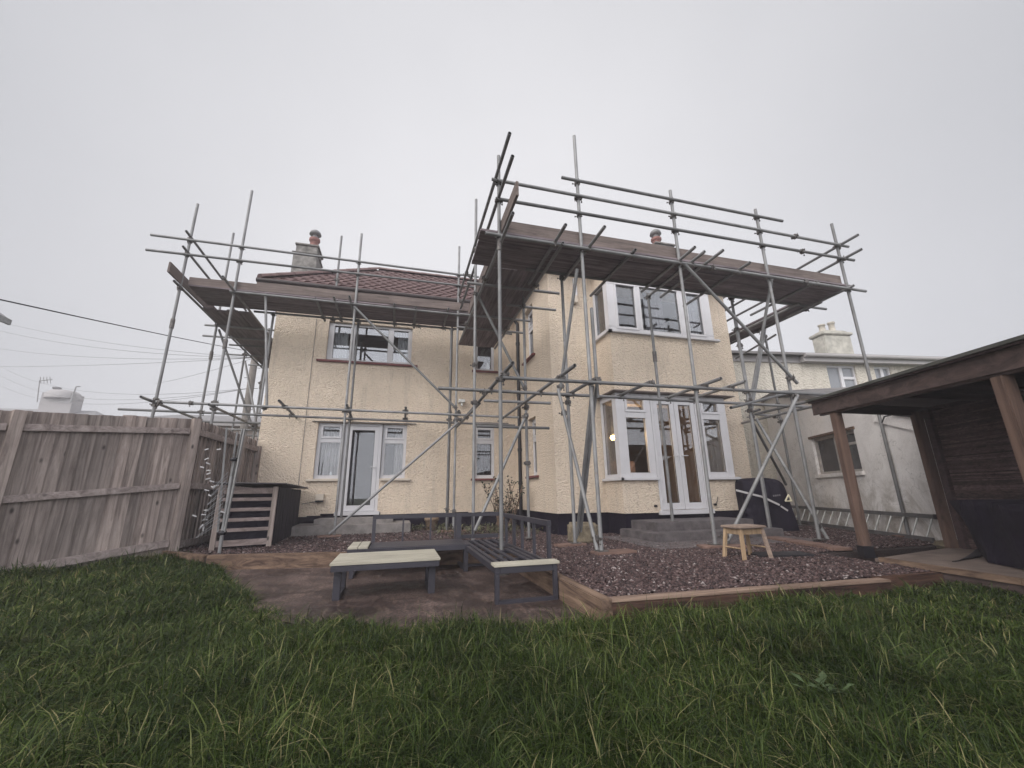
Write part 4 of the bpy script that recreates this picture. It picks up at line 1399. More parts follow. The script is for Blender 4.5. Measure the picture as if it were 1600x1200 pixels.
# sole boards under the standards
sgrp = 'sole boards under the scaffold feet'
SB = [((2.72, 5.1), 0.55, 0.22, 0.03, 'short sole board under the tube foot in front of the square stone block'),
      ((4.35, 5.05), 0.62, 0.22, -0.32, 'reddish sole board beneath the clamped foot behind the wooden stool'),
      ((2.5, 6.0), 0.45, 0.2, 0.2, 'thin sole board on the gravel left of the square stone block'),
      ((-1.22, 9.0), 0.42, 0.24, 0.15, 'reddish sole board under the brace foot before the left steps'),
      ((1.2, 9.08), 0.55, 0.24, 0.0, 'sole board under the paired tube feet beside the plant pot')]
for (x, y), L, W, a, lab in SB:
    o = MB().box((x - L / 2, y - W / 2, GZ + 0.002), (x + L / 2, y + W / 2, GZ + 0.038), a).build('sole_board', M['sole'], None, 0.004)
    tag(o, lab, 'timber board', sgrp)
mb = MB()
a, b = aZ(1203, 838, GZ + 0.04), aZ(1318, 856, GZ + 0.04)
mb.beam((a[0], a[1], GZ + 0.022), (b[0], b[1], GZ + 0.022), 0.23, 0.036)
tag(mb.build('sole_board', M['sole'], None, 0.004), 'long sole board lying on the gravel before the black barbecue cover', 'timber board', sgrp)
o = MB().box((7.98 - 0.2, 5.0, GZ + 0.002), (7.98 + 0.2, 5.22, GZ + 0.022)).build('sole_board', M['sole'], None, 0.004)
tag(o, 'small sole plate under the rightmost standard beside the aluminium ladder', 'timber board', sgrp)

# ================================================================== STEPS, STONE, POTS
st = thing('concrete_steps', 'grey concrete steps in two tiers below the french doors', 'steps', (4.9, 5.9, GZ))
MB().box((4.10, 6.18, GZ - 0.1), (6.05, BY + 0.02, -0.50)).build('top_step', M['conc'], st, 0.012)
MB().box((3.86, 5.84, GZ - 0.1), (6.30, BY + 0.015, -0.64)).build('lower_step', M['conc'], st, 0.012)
MB().box((3.45, 5.16, GZ - 0.1), (6.32, BY + 0.01, GZ + 0.012)).build('slab', M['conc'], st, 0.008)
s2 = thing('block_steps', 'low grey block steps in front of the single glazed door', 'steps', (-0.9, 9.8, GZ))
MB().box((-1.66, 9.80, GZ - 0.1), (-0.06, FY + 0.02, -0.475)).build('top_step', M['concgrey'], s2, 0.01)
MB().box((-2.05, 9.45, GZ - 0.1), (0.31, FY + 0.015, -0.585)).build('lower_step', M['concgrey'], s2, 0.01)


def rough_block(name, a, b, mat, label, cat, amp=0.02, rz=0.0):
    m = MB().box(a, b, rz)
    o = m.build(name, mat, None)
    bm = bmesh.new(); bm.from_mesh(o.data)
    bmesh.ops.bevel(bm, geom=bm.edges[:], offset=0.035, segments=3, affect='EDGES', clamp_overlap=True)
    bmesh.ops.subdivide_edges(bm, edges=[e for e in bm.edges if e.calc_length() > 0.08], cuts=5, use_grid_fill=True)
    rr = random.Random(5)
    for v in bm.verts:
        v.co += Vector((rr.uniform(-amp, amp), rr.uniform(-amp, amp), rr.uniform(-amp, amp) * 0.6))
    for f in bm.faces:
        f.smooth = True
    bm.to_mesh(o.data); bm.free()
    return tag(o, label, cat)


rough_block('stone_block', (2.68, 6.2, GZ - 0.03), (3.08, 6.55, -0.47), M['stone'], 'squat mossy stone block among the scaffold feet left of the concrete steps', 'stone block', 0.008)
ppos = aY(674, 830, 9.7)
pot = thing('plant_pot', 'weathered clay pot against the black plinth behind the sofa', 'plant pot', (ppos[0], 9.7, GZ))
MB().lathe((ppos[0], 9.7, GZ), [(0.09, 0), (0.11, 0.02), (0.14, 0.2), (0.16, 0.21), (0.16, 0.27), (0.14, 0.275), (0.13, 0.22)], 18).build('body', M['potclay'], pot)
MB().lathe((ppos[0], 9.7, GZ + 0.2), [(0.13, 0), (0.12, 0.03), (0.0, 0.04)], 14).build('soil', M['soil'], pot)


def leafcard(mb, p, d, L, W, droop=0.2, nrm=None):
    p = np.array(p, float); d = np.array(d, float); d /= np.linalg.norm(d)
    s = np.cross(d, (0, 0, 1.0) if nrm is None else nrm)
    n_ = np.linalg.norm(s)
    s = s / n_ if n_ > 1e-4 else np.array([1.0, 0, 0])
    q1, q2 = p + d * L * 0.5 + np.array([0, 0, 0.02 * L]), p + d * L - np.array([0, 0, droop * L])
    mb.add([p, q1 + s * W / 2, q2, q1 - s * W / 2, q1 + np.array([0, 0, -0.15 * W])], [[0, 1, 4], [1, 2, 4], [2, 3, 4], [3, 0, 4]])


rs = random.Random(21)
sh = thing('shrub', 'leggy bare shrub with sparse dark leaves in the house corner', 'shrub', (2.45, 9.3, GZ))
stm, lvs = MB(), MB()
for k in range(38):
    bx_ = 2.2 + rs.uniform(-0.12, 0.35)
    p = np.array([bx_, 9.2 + rs.uniform(-0.15, 0.15), GZ])
    d = np.array([rs.uniform(-0.45, 0.5), rs.uniform(-0.25, 0.2), 1.0])
    L = rs.uniform(0.5, 1.12)
    pts = [p]
    for i in range(5):
        d = d + np.array([rs.uniform(-0.18, 0.18), rs.uniform(-0.1, 0.1), 0])
        pts.append(pts[-1] + d / np.linalg.norm(d) * L / 5)
    stm.poly(pts, 0.006, 5)
    for i in range(2, 6):
        for j in range(rs.randint(1, 6) if i > 3 else rs.randint(0, 3)):
            leafcard(lvs, pts[i] + np.array([rs.uniform(-.04, .04), rs.uniform(-.04, .04), rs.uniform(-.05, .05)]),
                     (rs.uniform(-1, 1), rs.uniform(-1, 1), rs.uniform(-0.3, 0.9)), rs.uniform(0.06, 0.12), rs.uniform(0.035, 0.06))
stm.build('stem', M['stem'], sh)
lvs.build('foliage', M['leaf'], sh)
# weeds round the pot and under the shrub
wd = MB()
for (cx, cy, sx, sy, n) in ((ppos[0] - 0.25, 9.75, 0.1, 0.12, 60), (ppos[0] + 0.22, 9.7, 0.1, 0.1, 60), (1.75, 8.6, 0.5, 0.6, 700), (0.6, 9.9, 0.5, 0.15, 120)):
    for k in range(n):
        leafcard(wd, (cx + rs.gauss(0, sx), cy + rs.gauss(0, sy), GZ + rs.uniform(0, 0.1)), (rs.uniform(-1, 1), rs.uniform(-1, 1), rs.uniform(0.0, 1.2)), rs.uniform(0.05, 0.14), rs.uniform(0.015, 0.045))
o = wd.build('weeds', simple('weed_leaf', (0.075, 0.075, 0.04), 0.7, 0.4, 15, isl=0.6))
kind(o, 'stuff')

# ================================================================== TIMBER EDGING
eg = 'timber edging boards'
def sleeper(p0, p1, wd, ht, mat, label):
    o = MB().beam(p0, p1, wd, ht).build('edging_timber', M[mat], None, 0.008)
    return tag(o, label, 'edging timber', eg)


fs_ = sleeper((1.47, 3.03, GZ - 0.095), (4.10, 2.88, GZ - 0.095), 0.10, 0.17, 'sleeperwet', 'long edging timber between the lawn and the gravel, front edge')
MB().beam((1.455, 3.03, GZ + 0.0), (4.10, 2.88, GZ + 0.0), 0.106, 0.019).build('pale_top_strip', M['sleepery'] if False else M['sleepertop'], fs_, 0.004)  # paler top of the one timber, added as a separate strip
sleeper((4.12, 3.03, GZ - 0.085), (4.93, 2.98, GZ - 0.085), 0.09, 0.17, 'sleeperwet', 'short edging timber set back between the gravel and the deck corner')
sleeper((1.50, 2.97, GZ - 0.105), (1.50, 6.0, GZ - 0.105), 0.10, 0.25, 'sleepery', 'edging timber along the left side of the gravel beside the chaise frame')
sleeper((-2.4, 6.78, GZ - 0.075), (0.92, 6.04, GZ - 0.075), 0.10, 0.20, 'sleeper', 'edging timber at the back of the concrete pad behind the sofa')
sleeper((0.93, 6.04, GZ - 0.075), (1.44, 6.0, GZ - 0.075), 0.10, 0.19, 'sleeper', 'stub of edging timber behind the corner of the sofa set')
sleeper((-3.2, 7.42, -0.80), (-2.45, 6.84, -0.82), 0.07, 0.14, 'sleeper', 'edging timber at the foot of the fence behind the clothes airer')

# ================================================================== OUTDOOR SOFA SET
FR = M['frame']
# coffee table
tb = thing('coffee_table', 'low slatted coffee table with pale top and charcoal legs', 'table', (-0.06, 4.7, PADZ))
tz = -0.592
TX0, TX1, TY0, TY1 = -0.555, 0.435, 4.27, 4.98
for k in range(5):
    y0 = TY0 + k * (TY1 - TY0) / 5
    MB().box((TX0, y0 + 0.004, tz - 0.022), (TX1, y0 + (TY1 - TY0) / 5 - 0.004, tz)).build('slat', M['slat'], tb, 0.003)
m = MB(); m.box((TX0 + 0.01, TY0 + 0.01, tz - 0.075), (TX1 - 0.01, TY0 + 0.05, tz - 0.024)); m.box((TX0 + 0.01, TY1 - 0.05, tz - 0.075), (TX1 - 0.01, TY1 - 0.01, tz - 0.024))
m.box((TX0 + 0.01, TY0 + 0.05, tz - 0.075), (TX0 + 0.05, TY1 - 0.05, tz - 0.024)); m.box((TX1 - 0.05, TY0 + 0.05, tz - 0.075), (TX1 - 0.01, TY1 - 0.05, tz - 0.024))
m.build('apron', FR, tb, 0.003)
for x0 in (TX0 + 0.03, TX1 - 0.10):
    for y0 in (TY0 + 0.12, TY1 - 0.14):
        MB().box((x0, y0, PADZ), (x0 + 0.065, y0 + 0.05, tz - 0.076)).build('leg', FR, tb, 0.003)
    MB().box((x0, TY0 + 0.171, PADZ), (x0 + 0.065, TY1 - 0.141, PADZ + 0.035)).build('runner', FR, tb, 0.003)

# long sofa frame
sz = -0.612
sf = thing('sofa_frame', 'long charcoal sofa frame without cushions behind the coffee table', 'sofa', (0.2, 5.9, PADZ))
SX0, SX1, SY0, SY1 = -0.53, 0.90, 5.42, 6.12
m = MB()
m.box((SX0, SY0, sz - 0.06), (SX1, SY0 + 0.045, sz)); m.box((SX0, SY1 - 0.045, sz - 0.06), (SX1, SY1, sz))
m.box((SX0, SY0 + 0.045, sz - 0.06), (SX0 + 0.045, SY1 - 0.045, sz)); m.box((SX1 - 0.045, SY0 + 0.045, sz - 0.06), (SX1, SY1 - 0.045, sz))
m.build('seat_frame', FR, sf, 0.003)
n = 9
for k in range(n):
    y0 = SY0 + 0.055 + k * (SY1 - SY0 - 0.11) / n
    MB().box((SX0 + 0.24, y0, sz - 0.012), (SX1 - 0.046, y0 + 0.058, sz + 0.004)).build('slat', FR, sf)
for k in range(2):
    x0 = SX0 + 0.005 + k * 0.115
    MB().box((x0, SY0 + 0.01, sz + 0.001), (x0 + 0.108, SY1 - 0.06, sz + 0.024)).build('arm_board', M['slat'], sf, 0.003)
for x0 in (SX0 + 0.04, SX1 - 0.06):
    for y0 in (SY0, SY1 - 0.05):
        MB().box((x0, y0, PADZ), (x0 + 0.05, y0 + 0.05, sz - 0.061)).build('leg', FR, sf, 0.003)
    MB().box((x0, SY0 + 0.051, PADZ), (x0 + 0.05, SY1 - 0.051, PADZ + 0.035)).build('runner', FR, sf, 0.003)
bt = -0.265
MB().box((SX0 + 0.23, SY1 - 0.04, bt - 0.05), (1.5, SY1, bt)).build('back_rail', FR, sf, 0.003)
for k, (x0, w_) in enumerate(((SX0 + 0.23, 0.045), (SX0 + 0.62, 0.022), (SX0 + 0.99, 0.022), (SX0 + 1.33, 0.022), (1.05, 0.022))):
    MB().box((x0, SY1 - 0.035, sz + 0.005), (x0 + w_, SY1 - 0.01, bt - 0.051)).build('back_bar', FR, sf)
MB().box((SX1 - 0.075, SY1 - 0.06, sz + 0.005), (SX1 - 0.005, SY1 - 0.041, bt - 0.0)).build('corner_post', FR, sf, 0.003)
MB().box((SX1 + 0.0, SY1 + 0.002, sz + 0.0), (1.44, SY1 + 0.04, sz + 0.05)).build('back_rail', FR, sf, 0.003)
# chaise frame
cz = -0.628
cf = thing('chaise_frame', 'charcoal chaise frame with bare slats and a standard through it beside the gravel edging', 'chaise', (1.15, 4.9, PADZ))
QX0, QX1, QY0, QY1 = 0.86, 1.44, 3.78, 6.06
m = MB()
m.box((QX0, QY0 + 0.001, cz - 0.055), (QX0 + 0.045, 5.38, cz)); m.box((QX1 - 0.045, QY0 + 0.001, cz - 0.055), (QX1, QY1, cz))
m.box((QX0 + 0.046, QY0 + 0.001, cz - 0.055), (QX1 - 0.046, QY0 + 0.05, cz)); m.box((QX0 + 0.05, QY1 - 0.05, cz - 0.055), (QX1 - 0.046, QY1, cz))
for y0 in (4.35, 4.95, 5.5):
    m.box((QX0 + 0.046, y0, cz - 0.05), (QX1 - 0.046, y0 + 0.035, cz - 0.016))
m.build('seat_frame', FR, cf, 0.003)
for k in range(5):
    x0 = QX0 + 0.06 + k * 0.098
    if k in (3,):
        MB().box((x0 + 0.03, QY0 + 0.16, cz - 0.014), (x0 + 0.07, 5.0, cz + 0.004)).build('slat', FR, cf)
        MB().box((x0 - 0.02, 5.2, cz - 0.014), (x0 + 0.02, QY1 - 0.05, cz + 0.004)).build('slat', FR, cf)
    else:
        MB().box((x0, QY0 + 0.16, cz - 0.014), (x0 + 0.04, QY1 - 0.05, cz + 0.004)).build('slat', FR, cf)
MB().box((QX0 - 0.01, QY0 - 0.01, cz + 0.001), (QX1 + 0.02, QY0 + 0.13, cz + 0.026)).build('arm_board', M['slat'], cf, 0.003)
for (x0, y0) in ((QX0, QY0), (QX1 - 0.04, QY0), (QX0 + 0.02, 5.75), (QX1 - 0.04, QY1 - 0.04)):
    MB().box((x0, y0, PADZ), (x0 + 0.04, y0 + 0.04, cz - 0.056)).build('leg', FR, cf, 0.003)
for y0 in (QY0, 5.75):
    MB().box((QX0 + 0.041, y0, PADZ), (QX1 - 0.041, y0 + 0.04, PADZ + 0.03)).build('runner', FR, cf)
MB().box((QX1 + 0.0, 4.02, bt - 0.055), (QX1 + 0.045, QY1 - 0.01, bt - 0.004)).build('back_rail', FR, cf, 0.003)
for y0, w_ in ((4.02, 0.05), (4.5, 0.025), (4.95, 0.025), (5.3, 0.06), (5.7, 0.05)):
    MB().box((QX1 + 0.006, y0, cz - 0.05), (QX1 + 0.036, y0 + w_, bt - 0.056)).build('back_bar', FR, cf)
# dead leaf scrap on the pad
sp = aZ(704, 901, PADZ)
m = MB()
rs = random.Random(2)
for k in range(16):
    leafcard(m, (sp[0] + rs.uniform(-0.08, 0.08), sp[1] + rs.uniform(-0.06, 0.06), PADZ + rs.uniform(0.0, 0.04)), (rs.uniform(-1, 1), rs.uniform(-1, 1), rs.uniform(-0.1, 0.4)), rs.uniform(0.05, 0.09), 0.04)
tag(m.build('dead_leaves', simple('dead_leaf', (0.035, 0.025, 0.022), 0.8, 0.6, 20, isl=0.6)), 'curled clump of dead leaves on the concrete pad', 'leaves')

# ================================================================== STOOL, TRAY
sx, sy = 3.98, 4.24
tz = aY(1165, 822, 4.2)[2]
sl = thing('wooden_stool', 'paint worn wooden stool with splayed pine legs on the gravel', 'stool', (sx, sy, GZ))
MB().box((sx - 0.20, sy - 0.15, tz - 0.02), (sx + 0.20, sy + 0.15, tz + 0.008), 0.04).build('seat', M['stoolseat'], sl, 0.01)
def rot(dx, dy, a=0.04):
    return sx + dx * math.cos(a) - dy * math.sin(a), sy + dx * math.sin(a) + dy * math.cos(a)
feet = []
for dx, dy in ((-1, -1), (1, -1), (1, 1), (-1, 1)):
    a, b = rot(dx * 0.155, dy * 0.11), rot(dx * 0.195, dy * 0.145)
    MB().beam((b[0], b[1], GZ), (a[0], a[1], tz - 0.021), 0.036, 0.036, (math.cos(0.04), math.sin(0.04), 0)).build('leg', M['stoolseat'] if (dx, dy) == (1, -1) else M['pine'], sl, 0.003)
    feet.append((a, b))
for i in range(4):
    (a, _), (b, _) = feet[i], feet[(i + 1) % 4]
    a, b = np.array([*a, tz - 0.055]), np.array([*b, tz - 0.055])
    d = (b - a) / np.linalg.norm(b - a) * 0.017
    MB().beam(a + d, b - d, 0.018, 0.06).build('apron', M['pine'], sl)
(_, f1), (_, f2) = feet[1], feet[2]
(_, f0), (_, f3) = feet[0], feet[3]
MB().tube((f1[0] - .012, f1[1] + .008, GZ + 0.12), (f2[0] - .012, f2[1] - .008, GZ + 0.12), 0.010, 8).build('stretcher', M['pine'], sl)
MB().tube((f0[0] + .012, f0[1] + .008, GZ + 0.12), (f3[0] + .012, f3[1] - .008, GZ + 0.12), 0.010, 8).build('stretcher', M['pine'], sl)
a = aZ(1222, 868, GZ)
tag(MB().box((a[0] - 0.35, a[1] - 0.14, GZ + 0.004), (a[0] + 0.32, a[1] + 0.16, GZ + 0.026), -0.25).build('rubber_mat', M['tray'], None, 0.005), 'flat black mat lying on the gravel right of the stool', 'mat')

# ================================================================== COVERED BARBECUE
bq = thing('covered_barbecue', 'barbecue under a black fabric cover with a grey strap', 'barbecue', (6.75, 6.35, GZ))
prof = [(-0.47, GZ + 0.02), (-0.465, -0.3), (-0.46, 0.0), (-0.45, 0.16), (-0.38, 0.215), (0.0, 0.225), (0.29, 0.205), (0.375, 0.10), (0.41, -0.2), (0.45, -0.5), (0.48, GZ + 0.02)]
cxb, cyb, rzb = 6.91, 6.80, -0.33
vs, fs = [], []
nd = 9
for i in range(nd):
    t = -1 + 2 * i / (nd - 1)
    k = 1 - 0.10 * abs(t) ** 3
    for j, (x, z) in enumerate(prof):
        zz = z if z < -0.5 else z - 0.09 * abs(t) ** 4
        dep = 0.34 * (1.1 - 0.14 * (z + 0.77))
        rp = 0.026 * math.sin(j * 2.1 + i * 1.7) + 0.018 * math.sin(i * 3.3 + j)
        lx, ly = x * k + rp, t * dep + 0.5 * rp
        vs.append((cxb + lx * math.cos(rzb) - ly * math.sin(rzb), cyb + lx * math.sin(rzb) + ly * math.cos(rzb), zz))
W = len(prof)
for i in range(nd - 1):
    for j in range(W - 1):
        fs.append([i * W + j, i * W + j + 1, (i + 1) * W + j + 1, (i + 1) * W + j])
fs.append(list(range(W))[::-1]); fs.append([(nd - 1) * W + j for j in range(W)])
m = MB(); m.add(vs, fs, True)
cv = m.build('cover', M['cover'], bq)
ss = cv.modifiers.new('soft', 'SUBSURF'); ss.levels = 1; ss.render_levels = 2
yb = cyb - 0.40
fn_ = np.array([-math.sin(rzb), math.cos(rzb), 0.0]) * -1; fo_ = np.array([cxb, cyb, 0.0]) + fn_ * 0.405
def P_(px, py, y):
    d = np.array(ray(px, py))
    return d * ((fo_ @ fn_) / (d @ fn_)) + fn_ * (0.0 if y == yb else -0.02)
m = MB(); m.beam(P_(1150, 766, yb), P_(1190, 776, yb), 0.035, 0.012, (0, 1, 0)); m.beam(P_(1190, 776, yb), P_(1218, 789, yb), 0.035, 0.012, (0, 1, 0)); m.beam(P_(1220, 791, yb), P_(1231, 798, yb), 0.03, 0.012, (0, 1, 0))
m.build('strap', M['strap'], bq)
m = MB()
A_, B_, C_ = P_(1233, 773, yb + 0.05), P_(1238, 783, yb + 0.05), P_(1228, 783, yb + 0.05)
for p, q_ in ((A_, B_), (B_, C_), (C_, A_)):
    m.tube(p, q_, 0.014, 6)
m.build('cover_pull', M['buckle'], bq)
m = MB()
for k, (dx, w_) in enumerate(((1208, 2), (1211.2, 2.2), (1214.2, 2), (1217.2, 2))):   # worn, illegible badge lettering
    a, b = P_(dx, 775 - k * 0.4, yb), P_(dx + w_, 774.5 - k * 0.4, yb)
    m.beam(a, b, 0.03, 0.006, (0, 1, 0))
m.build('badge', simple('worn_badge', (0.16, 0.15, 0.16), 0.7, 0.2, 30), bq)

# ================================================================== LADDER
h = R(25)
wd = np.array([math.sin(h), math.cos(h), 0.0]); wn = np.array([math.cos(h), -math.sin(h), 0.0])   # along the wall, and away from the garden
w0 = np.array([7.75, 4.45, 0.0])
def onwall(px, py, off=0.0):
    o = w0 + wn * off
    d = ray(px, py)
    return d * ((o @ wn) / (d @ wn))
ld = thing('ladder', 'aluminium ladder lying on its edge along the foot of the grey wall', 'ladder', (8.3, 5.8, GZ))
zl = GZ + 0.02
la, lb = -0.02, 4.6
pl_ = lambda t, off, z: w0 + wd * t - wn * off + np.array([0, 0, z])
drk_ = simple('dull_ladder_rail', (0.13, 0.125, 0.125), 0.5, 0.25, 8, 0.1, 80, 0.3)
MB().beam(pl_(la, 0.20, zl), pl_(lb, 0.20, zl), 0.03, 0.06).build('rail', drk_, ld)
MB().beam(pl_(la - 0.06, 0.07, zl + 0.32), pl_(lb, 0.07, zl + 0.32), 0.03, 0.06).build('rail', drk_, ld)
for k in range(16):
    t = la + 0.12 + k * 0.285
    MB().tube(pl_(t, 0.20, zl + 0.03), pl_(t, 0.07, zl + 0.29), 0.014, 8).build('rung', M['alu'], ld)
for t in (la, lb):
    MB().beam(pl_(t - 0.01, 0.07, zl + 0.32), pl_(t + 0.06, 0.07, zl + 0.32), 0.04, 0.07).build('end_cap', M['black_plastic'], ld)

# ================================================================== NEIGHBOUR'S OUTHOUSE (grey render, sloping top)
oh = thing('outhouse', 'grey rendered outhouse with a stained wall and old wooden window', 'outhouse', (8.8, 6.6, GZ))
pw = lambda t, z, off=0.0: w0 + wd * t + wn * off + np.array([0, 0, z])
zt = lambda t: 1.10 + 0.31 * t
t0_, t1_ = -1.6, 6.3
W0, W1, WZ0, WZ1 = 1.55, 3.1, 0.30, 1.09            # window opening along the wall
m = MB()
ts = [t0_, -0.75, 0.92, W0, W1, 4.6, t1_]
for a, b in zip(ts[:-1], ts[1:]):
    if a == W0:
        m.prism([pw(a, -1.0), pw(b, -1.0), pw(b, WZ0), pw(a, WZ0)], wn * 0.24)
        m.prism([pw(a, WZ1), pw(b, WZ1), pw(b, min(2.4, zt(b))), pw(a, zt(a))], wn * 0.24)
    else:
        m.prism([pw(a, -1.0), pw(b, -1.0), pw(b, min(2.4, zt(b))), pw(a, min(2.4, zt(a)))], wn * 0.24)
m.build('wall', M['wallgrey'], oh)
m = MB()
m.prism([pw(-0.9, zt(-0.9) - 0.30, -0.035), pw(0.9, zt(0.9) - 0.24, -0.035), pw(0.9, zt(0.9) - 0.02, -0.035), pw(-0.9, zt(-0.9) - 0.06, -0.035)], wn * 0.03)
m.build('raised_band', M['wallgrey'], oh)
m = MB()
m.prism([pw(-1.5, zt(-1.5) - 0.07, -0.06), pw(0.95, zt(0.95) - 0.035, -0.06), pw(0.95, zt(0.95) + 0.005, -0.06), pw(-1.5, zt(-1.5) - 0.03, -0.06)], wn * 0.06)
m.build('coping', M['tint'], oh)
m = MB()
for a, b in ((2.2, 4.2), (4.2, 6.4)):
    m.prism([pw(a, min(2.40, zt(a)) + 0.002, -0.10), pw(b, min(2.40, zt(b)) + 0.002, -0.10), pw(b, min(2.40, zt(b)) + 0.10, -0.10), pw(a, min(2.40, zt(a)) + 0.10, -0.10)], wn * 2.6)
m.build('roof_edge', M['roofgrey'], oh)
m = MB()
m.prism([pw(-1.6, zt(-1.6) + 0.0, 0.02), pw(2.2, zt(2.2) + 0.0, 0.02), pw(2.2, zt(2.2) + 0.05, 0.02), pw(-1.6, zt(-1.6) + 0.05, 0.02)], wn * 2.4)
m.build('roof', M['roofgrey'], oh)
wf = MB()
oldw = simple('old_window_paint', (0.36, 0.33, 0.31), 0.8, 0.25, 9, 0.2, 60)
def wbar(t0, t1, z0, z1, o0=0.06, o1=0.13):
    wf.prism([pw(t0, z0, o0), pw(t1, z0, o0), pw(t1, z1, o0), pw(t0, z1, o0)], wn * (o1 - o0))
wbar(W0, W0 + 0.05, WZ0, WZ1); wbar(W1 - 0.06, W1, WZ0, WZ1); wbar(W0 + 0.05, W1 - 0.06, WZ0, WZ0 + 0.05); wbar(W0 + 0.05, W1 - 0.06, WZ1 - 0.06, WZ1)
wbar(2.28, 2.36, WZ0 + 0.05, WZ1 - 0.06); wbar(W0 + 0.05, 2.28, 0.82, 0.87)
wo = wf.build('window', oldw, oh)
dk = simple('dusty_dark_glass', (0.05, 0.045, 0.045), 0.25, 0.4, 4)
for a, b, c, d in ((W0 + 0.05, 2.28, WZ0 + 0.05, 0.82), (W0 + 0.05, 2.28, 0.87, WZ1 - 0.06), (2.36, W1 - 0.06, WZ0 + 0.05, WZ1 - 0.06)):
    MB().prism([pw(a, c, 0.10), pw(b, c, 0.10), pw(b, d, 0.10), pw(a, d, 0.10)], wn * 0.01).build('pane', dk, wo)
m = MB(); m.prism([pw(W0 - 0.05, WZ0 - 0.07, -0.05), pw(W1 + 0.05, WZ0 - 0.07, -0.05), pw(W1 + 0.05, WZ0, -0.05), pw(W0 - 0.05, WZ0, -0.05)], wn * 0.09); m.build('sill', M['wallgrey'], wo)
m = MB(); m.prism([pw(W0 - 0.05, WZ1, -0.03), pw(W1 + 0.06, WZ1, -0.03), pw(W1 + 0.06, WZ1 + 0.05, -0.03), pw(W0 - 0.05, WZ1 + 0.05, -0.03)], wn * 0.06); m.build('lintel', M['sleeper'], wo)
m = MB(); m.poly([pw(0.35, zt(.35) - 0.05, -0.08), pw(0.5, zt(.5) - 0.1, -0.1), pw(0.62, zt(.62) - 0.22, -0.08)], 0.012); m.poly([pw(-0.9, zt(-.9) + 0.0, -0.07), pw(-0.3, zt(-.3) - 0.01, -0.08), pw(0.35, zt(.35) - 0.05, -0.08)], 0.012)
m.build('loose_cable', M['wire'], oh)
m = MB(); m.box((0, 0, 0), (0.001, 0.001, 0.001))
# low kerb of loose stones and boards along the foot of the wall
rough_block('broken_slab', tuple(pw(-0.9, 0)[:2] - np.array([0.45, 0.2])) + (GZ - 0.02,), tuple(pw(-0.9, 0)[:2] + np.array([0.1, 0.55])) + (GZ + 0.07,), M['stone'], 'broken brown slab at the foot of the grey wall beside the ladder end', 'slab', 0.01)

# ================================================================== NEIGHBOUR'S HOUSE
nh = thing('cream_house', 'pale cream neighbouring house above the grey outhouse with a white chimney', 'house', (12, 9.8, GZ))
hh = R(98)
nd_ = np.array([math.sin(hh), math.cos(hh), 0.0]); nn = np.array([-math.cos(hh), math.sin(hh), 0.0])
n0 = np.array([9.7, 9.15, 0.0])
def onnh(px, py):
    d = ray(px, py)
    t = d * ((n0 @ nn) / (d @ nn))
    return (t - n0) @ nd_, t[2]
pn = lambda u, z, off=0.0: n0 + nd_ * u + nn * off + np.array([0, 0, z])
ez = onnh(1246, 563)[1]
u_l = onnh(1147, 560)[0] - 0.6
w1 = (onnh(1292, 577), onnh(1345, 612)); w2 = (onnh(1366, 578), onnh(1391, 600))
wa, wb = w1[0][0], w1[1][0]; wc, wdx = w2[0][0], w2[1][0] + 0.15
wz1, wz0 = ez - 0.12, ez - 1.05
m = MB()
us = [u_l, wa, wb, wc, wdx, 9.0]
for a, b in zip(us[:-1], us[1:]):
    if (a == wa) or (a == wc):
        m.prism([pn(a, -1), pn(b, -1), pn(b, wz0), pn(a, wz0)], nn * 0.25); m.prism([pn(a, wz1), pn(b, wz1), pn(b, ez), pn(a, ez)], nn * 0.25)
    else:
        m.prism([pn(a, -1), pn(b, -1), pn(b, ez), pn(a, ez)], nn * 0.25)
m.prism([pn(u_l, -1, 0.26), pn(u_l, -1, 6), pn(u_l, ez, 6), pn(u_l, ez, 0.26)], nd_ * 0.25)
m.prism([pn(9, -1, 0.26), pn(9, -1, 6), pn(9, ez, 6), pn(9, ez, 0.26)], -nd_ * 0.25)
m.build('wall', M['stucco2'], nh)
ue = onnh(1246, 561)[0]
m = MB(); m.prism([pn(ue, ez - 0.09, -0.22), pn(9.3, ez - 0.09, -0.22), pn(9.3, ez + 0.07, -0.22), pn(ue, ez + 0.07, -0.22)], nn * 0.2); m.prism([pn(u_l - 0.2, ez - 0.09, -0.05), pn(ue, ez - 0.09, -0.05), pn(ue, ez + 0.1, -0.05), pn(u_l - 0.2, ez + 0.1, -0.05)], nn * 0.04)
m.build('fascia', M['tint'], nh)
m = MB(); m.tube(pn(ue, ez + 0.08, -0.27), pn(9.3, ez + 0.08, -0.27), 0.06, 10); m.build('gutter', M['tint'], nh)
m = MB()
m.prism([pn(u_l - 0.3, ez + 0.09, -0.25), pn(9.4, ez + 0.09, -0.25), pn(9.4, ez + 1.1, 2.9), pn(u_l - 0.3, ez + 1.1, 2.9)], (0, 0, 0.07))
m.prism([pn(u_l - 0.3, ez + 1.1, 2.91), pn(9.4, ez + 1.1, 2.91), pn(9.4, ez + 0.0, 6.2), pn(u_l - 0.3, ez + 0.0, 6.2)], (0, 0, 0.07))
m.build('roof', M['roofgrey'], nh)
m = MB(); m.prism([pn(u_l + 0.02, ez + 0.0, 0.1), pn(u_l + 0.02, ez, 5.9), pn(u_l + 0.02, ez + 1.05, 2.9)], nd_ * 0.2); m.build('gable_end', M['stucco2'], nh)
